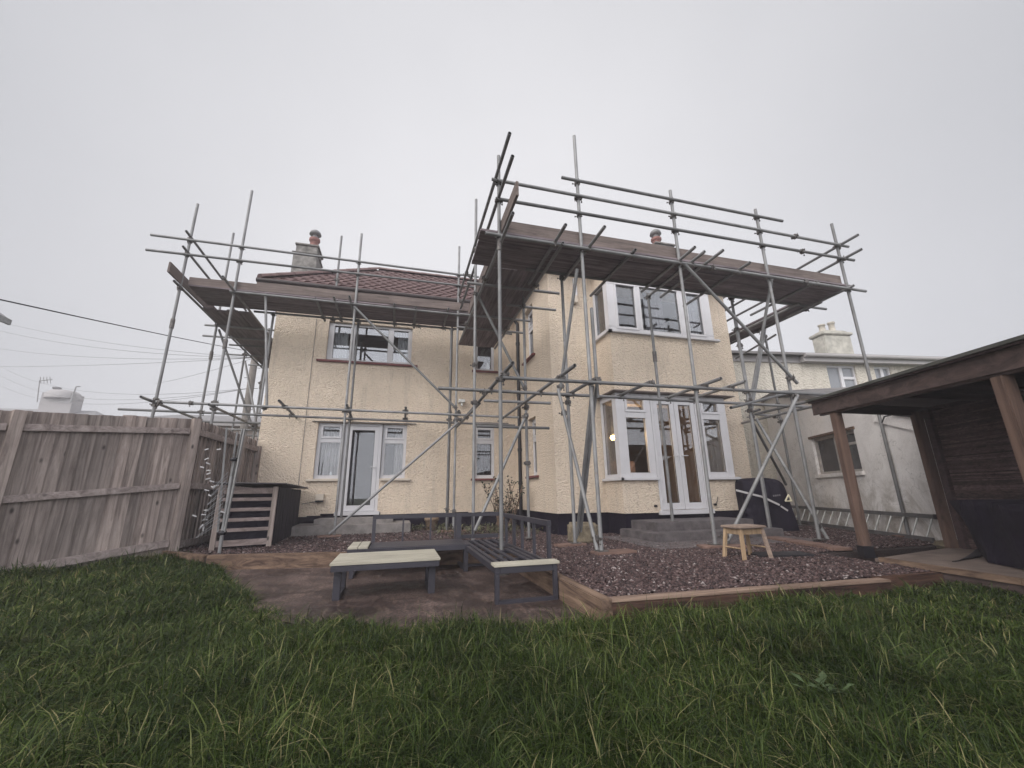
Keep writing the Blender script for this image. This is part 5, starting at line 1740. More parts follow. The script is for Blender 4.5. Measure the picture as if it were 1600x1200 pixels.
for (a, b, split) in ((wa, wb, True), (wc, wdx, True)):
    f = MB()
    def fb(u0, u1, z0, z1):
        f.prism([pn(u0, z0, 0.05), pn(u1, z0, 0.05), pn(u1, z1, 0.05), pn(u0, z1, 0.05)], nn * 0.07)
    mid = a + (b - a) * 0.52
    fb(a, a + 0.05, wz0, wz1); fb(b - 0.05, b, wz0, wz1); fb(a + .05, b - .05, wz0, wz0 + 0.06); fb(a + .05, b - .05, wz1 - 0.06, wz1); fb(mid - 0.05, mid + 0.05, wz0 + .06, wz1 - .06)
    fb(mid + .05, b - .05, wz1 - 0.42, wz1 - 0.34)
    fo = f.build('window', M['upvc'], nh)
    for p, q_, r0, r1 in ((a + .05, mid - .05, wz0 + .06, wz1 - .06), (mid + .05, b - .05, wz0 + .06, wz1 - .42), (mid + .05, b - .05, wz1 - .34, wz1 - .06)):
        MB().prism([pn(p, r0, 0.09), pn(q_, r0, 0.09), pn(q_, r1, 0.09), pn(p, r1, 0.09)], nn * 0.01).build('pane', simple('far_glass', (0.24, 0.25, 0.27), 0.1, 0.1, 1), fo)
# chimney
chp = n0 + nn * 2.9
def onch(px, py):
    d = ray(px, py)
    t = d * ((chp @ nn) / (d @ nn))
    return (t - chp) @ nd_, t[2]
ca, cb = onch(1291, 545)[0], onch(1334, 545)[0]
ctop = onch(1312, 519)[1]
pc = lambda u, z, off=0.0: chp + nd_ * u + nn * off + np.array([0, 0, z])
m = MB(); m.prism([pc(ca, ez + 0.3), pc(cb, ez + 0.3), pc(cb, ctop - 0.12), pc(ca, ctop - 0.12)], nn * 0.55)
m.prism([pc(ca - 0.07, ctop - 0.119, -0.07), pc(cb + 0.07, ctop - 0.119, -0.07), pc(cb + 0.07, ctop + 0.0, -0.07), pc(ca - 0.07, ctop + 0.0, -0.07)], nn * 0.69)
m.prism([pc(ca + 0.05, ctop + 0.001, 0.04), pc(cb - 0.05, ctop + 0.001, 0.04), pc(cb - 0.1, ctop + 0.1, 0.04), pc(ca + 0.1, ctop + 0.1, 0.04)], nn * 0.45)
co = m.build('chimney', simple('white_stained_render', (0.40, 0.385, 0.34), 0.9, 0.3, 4, 0.5, 14), nh, 0.03)
for f_, hgt in ((0.25, 0.3), (0.62, 0.42)):
    p = pc(ca + (cb - ca) * f_, ctop + 0.1, 0.27)
    MB().lathe(p, [(0.13, 0), (0.11, 0.04), (0.10, hgt * 0.8), (0.13, hgt * 0.83), (0.13, hgt)], 14).build('chimney_pot', M['stucco2'], co)

# ================================================================== SHELTER
sh_h = R(23.3)
sd = np.array([-math.sin(sh_h), -math.cos(sh_h), 0.0])       # along the front beam, towards the camera
sp0 = np.array([5.36, 3.90, 0.0])
sx_ = np.array([1.0, -0.02, 0.0])                             # towards the back
slt = thing('garden_shelter', 'dark stained timber shelter with a felted roof over the right side of the garden', 'shelter', tuple(sp0 + np.array([0, 0, GZ])))
pS = lambda a, b, z: sp0 + sd * a + sx_ * b + np.array([0, 0, z])
TLT = -0.047
pR = lambda a, b, z: pS(a, b, z + TLT * a)
BZ0, BZ1 = 0.93, 1.10
def spost(a, b, z1, w=0.095, z0=GZ):
    return MB().beam(pS(a, b, z0), pS(a, b, z1 + TLT * a), w, w, tuple(sd)).build('post', M['shelterpost'], slt, 0.006)
p1 = spost(0.0, 0.0, BZ0 - 0.002); 
MB().beam(pS(0, 0, GZ - 0.02), pS(0, 0, GZ + 0.11), 0.115, 0.115, tuple(sd)).build('post_shoe', M['black_plastic'], p1)
spost(2.09, 0.0, BZ0 - 0.002)
spost(3.9, 0.0, BZ0 - 0.002)
spost(0.05, 1.35, 0.98)
spost(1.92, 1.9, 0.98); spost(3.9, 1.9, 0.98)
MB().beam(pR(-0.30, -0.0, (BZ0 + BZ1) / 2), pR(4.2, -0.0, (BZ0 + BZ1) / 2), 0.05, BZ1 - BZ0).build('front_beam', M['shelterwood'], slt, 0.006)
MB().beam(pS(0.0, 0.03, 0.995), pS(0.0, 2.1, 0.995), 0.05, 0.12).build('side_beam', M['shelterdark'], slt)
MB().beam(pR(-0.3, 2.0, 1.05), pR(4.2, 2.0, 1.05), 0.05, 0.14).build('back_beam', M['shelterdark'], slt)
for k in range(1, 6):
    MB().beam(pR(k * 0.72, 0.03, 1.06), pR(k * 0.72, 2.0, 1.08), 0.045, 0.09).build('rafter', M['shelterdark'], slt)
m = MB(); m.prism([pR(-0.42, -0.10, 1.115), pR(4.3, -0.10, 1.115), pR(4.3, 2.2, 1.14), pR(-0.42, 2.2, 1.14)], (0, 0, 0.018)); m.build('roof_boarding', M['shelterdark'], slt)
m = MB(); m.prism([pR(-0.44, -0.12, 1.134), pR(4.32, -0.12, 1.134), pR(4.32, 2.22, 1.159), pR(-0.44, 2.22, 1.159)], (0, 0, 0.03)); m.build('roof_felt', M['felt'], slt)
MB().beam(pR(-0.40, -0.045, 1.033), pR(4.28, -0.045, 1.033), 0.022, 0.165).build('fascia', M['shelterwood'], slt)
# reed screen at the back: rows of thin split canes
m = MB(); rs = random.Random(8)
z = GZ + 0.05
while z < 0.95:
    hgt = rs.uniform(0.010, 0.02)
    o_ = rs.uniform(-0.006, 0.006)
    m.beam(pS(0.22, 1.42 + o_, z), pS(3.85, 1.42 + o_ + rs.uniform(-.004, .004), z + rs.uniform(-0.008, 0.008)), 0.012, hgt)
    z += hgt + rs.uniform(0.0, 0.004)
m.build('reed_screen', M['reed'], slt)
MB().beam(pS(0.2, 1.40, GZ + 0.04), pS(0.2, 1.40, 0.98), 0.06, 0.10, tuple(sd)).build('post', M['shelterdark'], slt, 0.004)
MB().beam(pS(0.22, 1.46, 0.1), pS(3.85, 1.46, 0.1), 0.02, 1.7).build('backing_board', M['shelterdark'], slt)

# deck with its retaining face
dk_ = thing('timber_deck', 'low timber deck with a curled mat edge under the shelter', 'deck', (5.6, 2.2, GZ))
m = MB()
m.prism([(4.98, 3.55, GZ + 0.035), (4.80, 2.30, GZ + 0.035), (4.60, -3.0, GZ + 0.035), (9.0, -3.0, GZ + 0.035), (7.6, 3.6, GZ + 0.035), (6.7, 3.85, GZ + 0.035)], (0, 0, -0.03))
m.build('decking', simple('worn_deck_ply', (0.15, 0.115, 0.10), 0.85, 0.3, 4, 0.4, 40), dk_)
MB().beam((4.99, 3.5, GZ + 0.03), (4.83, 2.36, GZ + 0.03), 0.05, 0.05).build('edge_batten', M['sleepery'], dk_)
MB().beam((4.83, 2.36, GZ + 0.03), (4.62, -3.0, GZ + 0.03), 0.05, 0.05).build('edge_batten', M['sleepery'], dk_)
MB().beam((5.0, 3.35, GZ - 0.13), (4.85, 2.36, GZ - 0.13), 0.05, 0.26).build('face_board', M['shelterwood'], dk_)
MB().beam((4.85, 2.36, GZ - 0.13), (4.64, -3.0, GZ - 0.13), 0.05, 0.26).build('face_board', M['shelterwood'], dk_)
# curled rubber mat
n_ = 10
vs, fs = [], []
for i in range(n_ + 1):
    a = i / n_
    for j in range(2):
        base = aZ(1487 + 50 * a, 876 - 22 * a * a, GZ + 0.05)
        vs.append((base[0] + 0.55 * j, base[1] + 0.1 * j, GZ + 0.045 + (0.05 * a * a if j == 0 else 0)))
for i in range(n_):
    fs.append([2 * i, 2 * i + 1, 2 * i + 3, 2 * i + 2])
m = MB(); m.add(vs, fs, True); o = m.build('ground_sheet', M['tray'])
sm_ = o.modifiers.new('thick', 'SOLIDIFY'); sm_.thickness = 0.006
tag(o, 'curled corner of a black sheet lying on the deck beside the covered furniture', 'sheet')

# covered furniture
fc_ = thing('covered_furniture', 'bulky furniture under a dark draped tarpaulin on the deck', 'covered furniture', (5.9, 2.9, GZ))
A = [aY(1492, 783, 3.25), aZ(1520, 884, GZ + 0.05)]
top0 = np.array([5.92, 3.25, -0.155])
vs, fs = [], []
outl = [(5.90, 3.28), (5.42, 2.62), (5.14, 2.1), (4.95, 1.4), (4.9, 0.6), (6.9, 0.6), (6.9, 2.2), (6.9, 3.1), (6.4, 3.3)]
base = [(5.72, 3.02), (5.36, 2.60), (5.10, 2.1), (4.95, 1.4), (4.92, 0.6), (6.9, 0.6), (6.9, 2.2), (6.9, 3.1), (6.3, 3.15)]
lv = 8
def resamp(poly, n):
    p = np.array(poly + [poly[0]], float)
    s = np.concatenate(([0], np.cumsum(np.hypot(*np.diff(p, axis=0).T))))
    u = np.linspace(0, s[-1], n, endpoint=False)
    return np.stack([np.interp(u, s, p[:, 0]), np.interp(u, s, p[:, 1])], 1)
nn_ = 72
O, B = resamp(outl, nn_), resamp(base, nn_)
ctr = O.mean(0)
for i in range(lv + 1):
    a = i / lv
    ring = B * (1 - a) + O * a
    for k in range(nn_):
        f_ = 0.035 * math.sin(k * 1.15 + 0.6 * math.sin(k * 0.5)) * (1 - a * 0.75) + 0.012 * math.sin(k * 2.7 + i)
        d = ring[k] - ctr; d /= np.linalg.norm(d)
        sag = 0.02 * math.sin(k * 0.7)
        z = GZ + 0.045 + (-0.155 - GZ - 0.045) * a + (sag if i == lv else 0.0)
        vs.append((ring[k][0] + d[0] * f_, ring[k][1] + d[1] * f_, z))
for i in range(lv):
    for k in range(nn_):
        j = (k + 1) % nn_
        fs.append([i * nn_ + k, i * nn_ + j, (i + 1) * nn_ + j, (i + 1) * nn_ + k])
vs.append((ctr[0], ctr[1], -0.12)); c_i = len(vs) - 1
for k in range(nn_):
    fs.append([lv * nn_ + k, lv * nn_ + (k + 1) % nn_, c_i])
m = MB(); m.add(vs, fs, True)
m.build('tarpaulin', M['cover'], fc_)

# ================================================================== FENCE
fe = thing('timber_fence', 'weathered close boarded timber fence along the left of the garden', 'fence', (-3.2, 7.6, GZ))
fdir = ray(1132, 693); fdir /= np.linalg.norm(fdir)
fh = np.array([fdir[0], fdir[1], 0]); fh /= np.linalg.norm(fh)
slope = fdir[2] / math.hypot(fdir[0], fdir[1])
fn = np.array([fh[1], -fh[0], 0])            # faces the garden
P2 = np.array([-3.20, 7.6, 0.0])
FT, FB = 1.22, -0.80                          # top and bottom of the boarding at the corner post


def panel(org, d, L, sl, n, up0=0.0, w=0.125):
    """feather-edge boards from org along d"""
    m = MB()
    k = 0
    s = 0.0
    rr = random.Random(int(L * 100) + n)
    while s < L:
        ww = min(w, L - s)
        p = org + d * s; q_ = org + d * (s + ww + 0.018)
        za, zb = s * sl, (s + ww) * sl
        tj = rr.uniform(-0.012, 0.012)
        f0, f1 = n_out * 0.032, n_out * 0.005       # thick edge, thin edge
        vs = []
        for base_z, jj in ((FB + up0, 0), (FT, tj)):
            vs += [p + f0 + np.array([0, 0, base_z + za + jj]), q_ + f1 + np.array([0, 0, base_z + zb + jj]), q_ + np.array([0, 0, base_z + zb + jj]), p + np.array([0, 0, base_z + za + jj])]
        m.add(vs, [[0, 1, 2, 3], [4, 7, 6, 5], [0, 4, 5, 1], [1, 5, 6, 2], [2, 6, 7, 3], [3, 7, 4, 0]])
        s += ww
    return m


n_out = fn
def frail(p, d, L, sl, z, hgt, nrm, th=0.045):
    a = p + nrm * (0.034 + th / 2) + np.array([0, 0, z]); b = a + d * L + np.array([0, 0, sl * L])
    return MB().beam(a, b, th, hgt).build('rail', M['fencerail'], fe, 0.004)


def fpost(p, z0, z1, nrm, w=0.13, d=0.11):
    c = p + nrm * 0.045
    return MB().beam(c + np.array([0, 0, z0]), c + np.array([0, 0, z1]), d, w, tuple(nrm)).build('post', M['fence'], fe, 0.006)


back = -fh
PL = 1.86
for i in range(4):
    org = P2 + back * (PL * i) + np.array([0, 0, -slope * PL * i])
    panel(org, back, PL, -slope, i).build('boarding', M['fence'], fe)
    o2 = org + back * 0.07
    for z, hgt in ((FT - 0.20, 0.085), (0.185, 0.085), (FB + 0.17, 0.10)):
        frail(o2 + np.array([0, 0, -slope * 0.07]), back, PL - 0.13, -slope, z, hgt, fn)
    fpost(org, FB - 0.25, FT + 0.0, fn, 0.14)
    gb = MB().beam(o2 + fn * 0.02 + np.array([0, 0, FB - 0.075]), o2 + back * (PL - 0.13) + fn * 0.02 + np.array([0, 0, FB - 0.075 - slope * PL]), 0.03, 0.14)
    gb.build('gravel_board', M['sleeper'], fe)
# second run, straight back to the house corner
d2 = np.array([0.03, 1.0, 0]); d2 /= np.linalg.norm(d2)
n2_ = np.array([1.0, -0.03, 0])
n_out = n2_
for i, L in enumerate((1.86, 0.95)):
    org = P2 + d2 * (1.86 * i)
    panel(org, d2, L, 0.0, i + 9).build('boarding', M['fence'], fe)
    for z, hgt in ((FT - 0.20, 0.10), (0.18, 0.10), (FB + 0.12, 0.10)):
        frail(org + d2 * 0.06, d2, L - 0.12, 0, z, hgt, n2_)
    fpost(org + d2 * (L if i == 0 else L), FB - 0.2, FT - (0.0 if i == 0 else 0.12), n2_, 0.13)
    MB().beam(org + np.array([0, 0, FB - 0.06]), org + d2 * L + np.array([0, 0, FB - 0.06]), 0.03, 0.13).build('gravel_board', M['sleepery'], fe)

# ================================================================== LOG STORE
ls = thing('log_store', 'slatted timber store with black sheeted side and lid against the fence', 'store', (-2.3, 8.2, GZ))
A0, A1 = np.array([-2.64, 7.52, GZ]), np.array([-1.93, 7.72, GZ])
e_ = (A1 - A0); eL = np.linalg.norm(e_); e_ /= eL
bk = np.array([-0.06, 1.0, 0]); bk /= np.linalg.norm(bk)
pb = lambda u, v, z: A0 + e_ * u + bk * v + np.array([0, 0, z])
Hs = 0.93
for u in (0.0, eL):
    MB().beam(pb(u, 0, 0), pb(u, 0, Hs), 0.07, 0.05, tuple(bk)).build('post', M['fence'], ls, 0.004)
    MB().beam(pb(u, 2.45, 0), pb(u, 2.45, Hs - 0.02), 0.07, 0.05, tuple(bk)).build('post', M['fence'], ls, 0.004)
slm = wood('slat_grey', (0.15, 0.12, 0.11), (0.30, 0.25, 0.24), 0, 0.85, 0.8, 0.3, 0.2)
for k, z in enumerate((0.09, 0.28, 0.43, 0.58, 0.735, 0.865)):
    MB().beam(pb(0.036, -0.01, z), pb(eL - 0.036, -0.01, z), 0.022, 0.09 if k in (0, 5) else 0.052).build('slat', slm, ls, 0.003)
MB().prism([pb(eL + 0.03, 0.05, 0.02), pb(eL + 0.03, 2.40, 0.02), pb(eL + 0.03, 2.40, Hs - 0.03), pb(eL + 0.03, 0.05, Hs - 0.01)], e_ * 0.015).build('side_sheet', M['cover'], ls)
MB().prism([pb(0.04, 0.12, 0.02), pb(eL - 0.04, 0.12, 0.02), pb(eL - 0.04, 0.12, Hs - 0.03), pb(0.04, 0.12, Hs - 0.03)], bk * 0.01).build('gap_shade_sheet', M['cover'], ls)  # added black sheet standing in for the shade behind the slats
MB().prism([pb(0.0, 2.49, 0.02), pb(eL, 2.49, 0.02), pb(eL, 2.49, Hs - 0.03), pb(0, 2.49, Hs - 0.03)], bk * 0.015).build('back_sheet', M['cover'], ls)
m = MB()
nc = 40
vs, fs = [], []
for i in range(nc + 1):
    v = -0.12 + (2.72) * i / nc
    for j, u in enumerate((-0.10, eL + 0.16)):
        vs.append(pb(u, v, Hs + 0.05 + 0.012 * math.sin(i * 1.57) - 0.02 * j - 0.008 * v))
for i in range(nc):
    fs.append([2 * i, 2 * i + 1, 2 * i + 3, 2 * i + 2])
m.add(vs, fs, True); lo = m.build('lid', simple('corrugated_black_sheet', (0.055, 0.05, 0.055), 0.6, 0.3, 5), ls)
sm_ = lo.modifiers.new('thick', 'SOLIDIFY'); sm_.thickness = 0.012
# planks leaning beside it
pk = aZ(447, 838, GZ)
tag(MB().beam((pk[0] - 0.15, pk[1] - 0.35, GZ + 0.09), (pk[0] + 0.35, pk[1] + 0.9, GZ + 0.14), 0.20, 0.035).build('plank', M['slat'], None, 0.004), 'pale plank propped on the gravel beside the log store', 'plank')
tag(MB().box((pk[0] - 0.05, pk[1] - 0.1, GZ), (pk[0] + 0.15, pk[1] + 0.08, GZ + 0.075), 0.4).build('brick', M['terracotta'], None, 0.005), 'half brick under the pale plank beside the log store', 'brick')
tag(MB().box((pk[0] + 0.16, pk[1] + 0.55, GZ), (pk[0] + 0.36, pk[1] + 0.7, GZ + 0.095), 0.2).build('timber_offcut', M['sole'], None, 0.005), 'dark timber offcut under the far end of the pale plank', 'offcut')

# ================================================================== ROTARY CLOTHES AIRER (folded) AND PEGS
ax, ay = -2.40, 7.12
ca_ = thing('rotary_airer', 'folded rotary clothes airer on a metal pole before the fence', 'clothes airer', (ax, ay, GZ))
top = aY(341, 668, ay)[2]
MB().tube((ax, ay, GZ - 0.05), (ax, ay, 0.30), 0.024, 12).build('pole', M['tube'], ca_)
MB().tube((ax, ay, 0.30), (ax + 0.01, ay, 0.55), 0.018, 12).build('mast', M['tube'], ca_)
MB().lathe((ax, ay, 0.52), [(0.02, 0), (0.05, 0.01), (0.05, 0.05), (0.02, 0.06)], 12).build('hub', M['black_plastic'], ca_)
MB().lathe((ax, ay, -0.52), [(0.03, 0), (0.055, 0.01), (0.055, 0.05), (0.03, 0.06)], 12).build('hub', M['black_plastic'], ca_)
arms = [(-0.15, -0.02, top), (0.03, 0.03, top + 0.0), (0.10, -0.03, top - 0.02), (-0.05, 0.05, top - 0.05)]
for k, (dx, dy, z) in enumerate(arms):
    MB().beam((ax + dx * 0.35, ay + dy, -0.48), (ax + dx, ay + dy * 2, z), 0.02, 0.025).build('arm', M['tube'], ca_)
m = MB(); rs = random.Random(4)
for k in range(7):
    z = -0.35 + 0.11 * k
    p = [(ax - 0.03, ay - 0.03, z)]
    for j in range(1, 7):
        a = j / 6
        p.append((ax - 0.03 - 0.26 * math.sin(a * math.pi) * (1 - k * 0.07), ay - 0.05 - 0.04 * math.sin(a * 3), z + 0.05 * a - 0.22 * math.sin(a * math.pi)))
    m.poly(p, 0.004, 5)
m.build('line', M['wirefar'], ca_)
pegs = [(323, 702, 1), (342, 702, 0), (323, 717, 1), (325, 724, 1), (316, 730, 0), (326, 735, 1), (326, 740, 1), (325, 748, 1), (331, 752, 0), (333, 761, 0), (338, 759, 1), (323, 766, 1), (328, 774, 0), (318, 804, 0), (322, 797, 1), (321, 812, 1), (315, 822, 2), (318, 826, 2), (304, 806, 1), (348, 800, 1)]
pm = simple('peg_plastic', (0.46, 0.45, 0.46), 0.5, 0.15, 40)
pp = None
for k, (px, py, v) in enumerate(pegs):
    p = aY(px, py, ay - 0.06)
    if pp is None:
        pp = MB(); pp.box((-0.03, -0.005, 0.001), (0.03, 0.005, 0.008)); pp.box((-0.03, -0.005, -0.008), (0.03, 0.005, -0.001)); pp.tube((0, -0.01, 0), (0, 0.01, 0), 0.008, 6)
        o = pp = pp.build('clothes_peg', pm)
    else:
        o = pp.copy(); COL.objects.link(o)
    tag(o, 'small pale clothes peg clipped to the folded airer lines', 'clothes peg', 'pegs on the folded airer')
    o.location = p
    o.rotation_euler = (0, rs.uniform(-0.5, 0.5) + (math.pi / 2 if v == 2 else 0), rs.uniform(-0.4, 0.4))

# ================================================================== FAR BUILDINGS, POLE AND WIRES
dh = thing('distant_house', 'foggy house with a round shouldered chimney beyond the fence', 'house', (-29, 40, -1.1))
Y_ = 48.0
q_ = lambda px, py: aY(px, py, Y_)
r0, r1, re = q_(-140, 628), q_(128, 636), q_(150, 652)
m = MB(); m.box((r0[0], Y_ - 2.5, -1.1), (re[0] - 0.3, Y_ + 6.5, r1[2] - 1.6)); m.build('wall', M['tint'], dh)
m = MB()
zr, ze = r1[2], r1[2] - 1.9
x0, x1, x1e = r0[0] - 2, r1[0], re[0] + 1.6
m.add([(x0, Y_ - 3, ze), (x1e, Y_ - 3, ze), (x1, Y_ + 2, zr), (x0, Y_ + 2, zr), (x0, Y_ + 7, ze), (x1e, Y_ + 7, ze)], [[0, 1, 2, 3], [1, 5, 2], [5, 4, 3, 2], [0, 3, 4], [0, 4, 5, 1]])
m.build('roof', M['tintroof'], dh)
c0, c1 = q_(58, 632), q_(109, 632)
ct = q_(84, 613)[2]
m = MB(); m.box((c0[0], Y_ + 0.2, ze), (c1[0], Y_ + 1.6, ct))
m.lathe(((c0[0] + c1[0]) / 2, Y_ + 0.9, ct), [((c1[0] - c0[0]) * 0.53, -0.5), ((c1[0] - c0[0]) * 0.53, 0.0), ((c1[0] - c0[0]) * 0.40, 0.28), ((c1[0] - c0[0]) * 0.15, 0.42)], 20)
co = m.build('chimney', M['tint'], dh)
p = q_(76, 609); MB().lathe((p[0], Y_ + 0.9, p[2] - 0.3), [(0.28, 0), (0.24, 0.6), (0.33, 0.62), (0.33, 0.75)], 12).build('chimney_pot', M['tintroof'], co)
p = q_(104, 612); MB().lathe((p[0], Y_ + 0.9, p[2] - 0.2), [(0.2, 0), (0.3, 0.2)], 12).build('chimney_pot', M['tintroof'], co)
m = MB()
a, b = q_(58, 628), q_(62, 594); m.tube(a, b, 0.04, 6); m.tube(q_(61, 595), q_(82, 593), 0.04, 6)
for px in (63, 68, 73, 78):
    m.tube(q_(px, 589), q_(px + 1, 599), 0.03, 5)
m.build('aerial', M['metalcowl'], dh)
m = MB(); m.tube(q_(110, 630), q_(119, 604), 0.06, 6); m.tube(q_(119, 604), q_(126, 604), 0.05, 6); m.build('aerial', M['metalcowl'], dh)

gh = thing('grey_roofed_bungalow', 'foggy grey roofed bungalow seen between the left scaffold tubes', 'house', (-9, 24, -1.1))
Y2 = 22.0
a, b, c = aY(228, 636, Y2), aY(470, 634, Y2), aY(400, 668, Y2)
zr, ze = a[2] + 0.05, aY(400, 662, Y2 - 2)[2]
m = MB(); m.box((a[0] - 0.4, Y2 - 1.7, -1.1), (b[0] + 1.5, Y2 + 5.5, ze)); m.build('wall', simple('pinkish_distant_render', (0.52, 0.43, 0.40), 0.9, 0.15, 1), gh)
m = MB(); m.add([(a[0] - 0.9, Y2 - 2.1, ze - 0.05), (b[0] + 2, Y2 - 2.1, ze - 0.05), (b[0] + 2, Y2 + 2, zr), (a[0] + 0.6, Y2 + 2, zr), (a[0] - 0.9, Y2 + 6, ze - 0.05), (b[0] + 2, Y2 + 6, ze - 0.05)],
                [[0, 1, 2, 3], [1, 5, 2], [5, 4, 3, 2], [0, 3, 4], [0, 4, 5, 1]]); m.build('roof', M['tintroof'], gh)
m = MB(); m.box((a[0] - 0.9, Y2 - 2.16, ze - 0.14), (b[0] + 2, Y2 - 2.11, ze + 0.02)); m.build('gutter', M['tint'], gh)

eh = thing('gabled_house', 'dark eaves corner of a house at the left edge of the view', 'house', (-20, 20, -1.1))
p = aY(17, 500, 18.0); p2 = aY(0, 484, 18.0)
m = MB(); m.box((p[0] - 8.5, 9.5, -1.1), (p[0] - 0.55, 17.6, p[2] - 0.1)); m.build('wall', M['tint'], eh)
m = MB(); m.add([(p[0] - 9, 9.0, p[2]), (p[0], 9.0, p[2]), (p[0], 18.0, p[2]), (p[0] - 9, 18.0, p[2]), (p[0] - 4.5, 9.0, p[2] + 3.2), (p[0] - 4.5, 18.0, p[2] + 3.2)], [[0, 1, 4], [1, 2, 5, 4], [2, 3, 5], [3, 0, 4, 5], [0, 3, 2, 1]])
m.build('roof', M['tintroof'], eh)
m = MB(); m.box((p[0] - 0.04, 9.0, p[2] - 0.2), (p[0] + 0.04, 18.0, p[2] - 0.005)); m.build('fascia', M['metalcowl'], eh)

PO = aY(392, 600, 19.0); pt_ = aY(396, 545, 19.0)
up_ = thing('telegraph_pole', 'wooden telegraph pole behind the left scaffold tubes', 'pole', (PO[0], 19.0, -1.1))
MB().tube((PO[0], 19, -1.1), (PO[0], 19, pt_[2]), 0.17, 12, 0.13).build('shaft', M['polewood'], up_)
m = MB()
for k in range(7):
    z = pt_[2] - 0.4 - 0.45 * k
    s = 1 if k % 2 else -1
    m.tube((PO[0] + s * 0.12, 19, z), (PO[0] + s * 0.28, 19, z), 0.012, 6)
m.build('step_peg', M['coupler'], up_)
ptop = np.array([PO[0], 19.0, pt_[2] - 0.15])


def wire(p0, p1, sag, r, mat, label):
    p0, p1 = np.array(p0), np.array(p1)
    pts = [p0 + (p1 - p0) * i / 16 - np.array([0, 0, sag * 4 * (i / 16) * (1 - i / 16)]) for i in range(17)]
    return tag(MB().poly(pts, r, 6).build('overhead_wire', M[mat], None), label, 'wire', 'overhead telephone wires')


c0_ = np.array(aY(-60, 436, 6.5))
wire(c0_ + (c0_ - ptop) * 0.9, ptop, 0.16, 0.011, 'wire', 'thick dark overhead cable slanting across the left sky')
for (px, py, Y, s, lab) in ((0, 503, 30, 0.3, 'topmost faint phone wire from the left edge house corner'), (0, 517, 30, 0.35, 'faint phone wire second from the top at the left edge'),
                            (0, 545, 34, 0.3, 'faint phone wire rising to the pole from mid left'), (0, 573, 34, 0.1, 'faint phone wire climbing steeply above the distant chimney'),
                            (-10, 566, 48, 1.3, 'slack faint phone wire passing above the distant aerials'), (-10, 580, 48, 1.4, 'slack faint phone wire touching the distant aerial tips'), (-10, 597, 48, 1.3, 'lowest slack faint phone wire across the distant chimney'),
                            (240, 600, 34, 0.1, 'short faint phone wire falling to the grey roofed bungalow')):
    wire(aY(px, py, Y), ptop - np.array([0, 0, 0.25 if s < 1 else 1.6]), s, 0.010, 'wirefar', lab)

# ================================================================== GRASS
def grass_mat():
    m, t, b = new_mat('grass_blade')
    r = island(t)
    c = ramp(t, r, [(0.0, (0.008, 0.017, 0.003)), (0.3, (0.022, 0.042, 0.008)), (0.6, (0.046, 0.076, 0.015)), (0.82, (0.085, 0.122, 0.03)), (0.93, (0.145, 0.17, 0.062)), (0.98, (0.27, 0.24, 0.13))])
    pt = noise(t, coords(t), 0.9, 4)
    c = mixc(t, 0.8, c, ramp(t, pt, [(0.3, (0.5, 0.56, 0.5)), (0.7, (1.35, 1.25, 1.1))]), 'MULTIPLY')
    st_ = noise(t, coords(t), 2.3, 3, 0.5)
    c = mixc(t, ramp(t, st_, [(0.66, (0, 0, 0)), (0.76, (0.4,) * 3)]), c, (0.16, 0.13, 0.06))
    t.links.new(c, b.inputs['Base Color'])
    b.inputs['Roughness'].default_value = 0.5
    b.inputs['Specular IOR Level'].default_value = 0.2
    tr = t.nodes.new('ShaderNodeBsdfTranslucent')
    t.links.new(c, tr.inputs['Color'])
    mx = t.nodes.new('ShaderNodeMixShader'); mx.inputs[0].default_value = 0.25
    o = t.nodes['Material Output']
    t.links.new(b.outputs[0], mx.inputs[1]); t.links.new(tr.outputs[0], mx.inputs[2]); t.links.new(mx.outputs[0], o.inputs['Surface'])
    return m


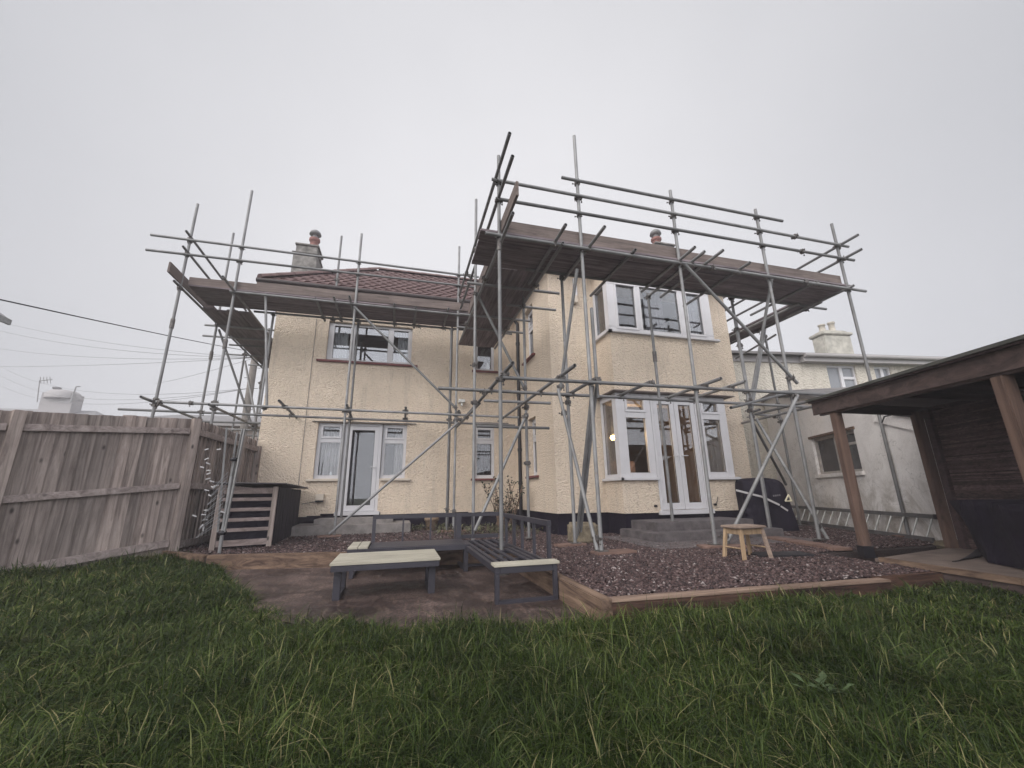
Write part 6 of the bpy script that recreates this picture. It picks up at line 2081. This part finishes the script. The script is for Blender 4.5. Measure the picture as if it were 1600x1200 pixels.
GP = LB[:18] + [(4.78, 0.25), (-8.5, 0.25), (-8.9, 1.0)]
def grow(dens_near, seed):
    g = np.random.default_rng(seed)
    X0, X1, Y0, Y1 = -7.5, 4.9, 0.55, 7.5
    # tufts first, then blades leaning out of each tuft; a third of the blades grow singly
    nt_ = int((X1 - X0) * (Y1 - Y0) * dens_near / 14)
    tx = g.uniform(X0, X1, nt_); ty = g.uniform(Y0, Y1, nt_)
    th_ = np.exp(g.normal(0, 0.28, nt_))                       # vigour of the tuft
    tl = g.uniform(0, 2 * math.pi, nt_)                        # way it leans
    k_ = g.integers(0, nt_, int(nt_ * 16))
    n0_ = len(k_)
    loose = g.uniform(0, 1, n0_) < 0.34
    rad = np.abs(g.normal(0, 0.045, n0_)); ra = g.uniform(0, 2 * math.pi, n0_)
    x = np.where(loose, g.uniform(X0, X1, n0_), tx[k_] + rad * np.cos(ra))
    y = np.where(loose, g.uniform(Y0, Y1, n0_), ty[k_] + rad * np.sin(ra))
    ok = inside(x, y, GP)
    xc = x * RT[0] + y * RT[1]; yc = x * FW[0] + y * FW[1]
    ok &= (np.abs(xc) < 1.6 * np.maximum(yc, 0) + 1.1) & (yc > 0.7)
    d = np.hypot(x, y)
    ok &= g.uniform(0, 1, n0_) < np.clip(1.25 - 0.13 * (d - 1.5), 0.4, 1)
    x, y, d, ra, k_, loose = x[ok], y[ok], d[ok], ra[ok], k_[ok], loose[ok]
    n = len(x)
    cl = 0.5 + 0.5 * np.sin(2.1 * x + 1.3 * np.sin(1.7 * y)) * np.cos(1.9 * y + 1.7 * np.sin(1.3 * x))
    tall = g.uniform(0, 1, n) < 0.07
    h = g.uniform(0.06, 0.15, n) * np.where(loose, 0.8, th_[k_]) * (0.75 + 0.45 * cl) + tall * g.uniform(0.03, 0.10, n)
    edge = np.clip((x - 1.8) / 2.0, 0, 1)
    h *= 1 - 0.42 * edge
    h *= np.where((x < -1.0) & (y > 3.0), 0.8, 1)
    wdt = g.uniform(0.0020, 0.0052, n) * np.clip(0.6 + 0.26 * d, 1.0, 2.3)
    a = np.where(loose, g.uniform(0, 2 * math.pi, n), ra + g.normal(0, 0.5, n))
    lean = np.where(loose, 0, 0.5)
    ax_, ay_ = np.cos(a) + lean * np.cos(tl[k_]), np.sin(a) + lean * np.sin(tl[k_])
    a = np.arctan2(ay_, ax_)
    bend = np.clip(g.normal(1.12, 0.5, n), 0.1, 2.0)
    dx, dy = np.cos(a), np.sin(a)
    sx, sy = -dy, dx
    tw = g.normal(0, 0.5, n)
    sx, sy = sx * np.cos(tw) - sy * np.sin(tw), sx * np.sin(tw) + sy * np.cos(tw)
    z0 = lawn_z(x, y) - 0.005
    lv = [0.0, 0.35, 0.68, 1.0]
    rows = []
    for k, s in enumerate(lv):
        out = h * bend * (s ** 1.8) * 0.95
        up = h * (s - 0.44 * bend * s * s)
        cx, cy, cz_ = x + dx * out, y + dy * out, z0 + up
        ww = wdt * (1 - 0.55 * s ** 2)
        if k < 3:
            rows.append(np.stack([cx - sx * ww / 2, cy - sy * ww / 2, cz_], 1)); rows.append(np.stack([cx + sx * ww / 2, cy + sy * ww / 2, cz_], 1))
        else:
            rows.append(np.stack([cx, cy, cz_], 1))
    P = np.stack(rows, 1).reshape(-1, 3)
    fq = np.array([0, 1, 3, 2, 2, 3, 5, 4, 4, 5, 6])
    F = (fq[None] + (np.arange(n) * 7)[:, None]).reshape(-1)
    C = np.tile(np.array([4, 4, 3]), n)
    return P, F, C, n


P, F, C, nb = grow(9500, 3)
gr = raw_mesh('grass', P, F, C, grass_mat(), True)
kind(gr, 'stuff')
gr['label'] = 'long unmown green grass across the foreground'
print('grass blades', nb)

# dock weed in the lawn
dw = aZ(1292, 1095, -0.90)
m = MB(); rs = random.Random(9)
for k in range(17):
    a = rs.uniform(0, 2 * math.pi)
    L = rs.uniform(0.05, 0.09)
    pr = rs.uniform(0.0, 0.05)
    leafcard(m, (dw[0] + math.cos(a) * pr + rs.uniform(-.06, .06), dw[1] + math.sin(a) * pr + rs.uniform(-.05, .05), -0.865 + rs.uniform(0.0, 0.03)), (math.cos(a), math.sin(a), rs.uniform(0.15, 0.7)), L, L * 0.4, 0.1)
tag(m.build('dock_weed', M['dock']), 'broad leaved dock weed growing in the lawn at the lower right', 'weed')

# ================================================================== FOG
hz = MB().box((-75, -40, -2.4), (75, 70, 12.5))
hm = bpy.data.materials.new('fog_air')
hm.use_nodes = True
ht = hm.node_tree
ht.nodes.clear()
ho = ht.nodes.new('ShaderNodeOutputMaterial')
hv = ht.nodes.new('ShaderNodeVolumePrincipled')
hv.inputs['Color'].default_value = (0.97, 0.94, 1.0, 1)
hv.inputs['Density'].default_value = 0.004
hv.inputs['Anisotropy'].default_value = 0.0
ht.links.new(hv.outputs['Volume'], ho.inputs['Volume'])
h_ = hz.build('haze', hm)
kind(h_, 'stuff')
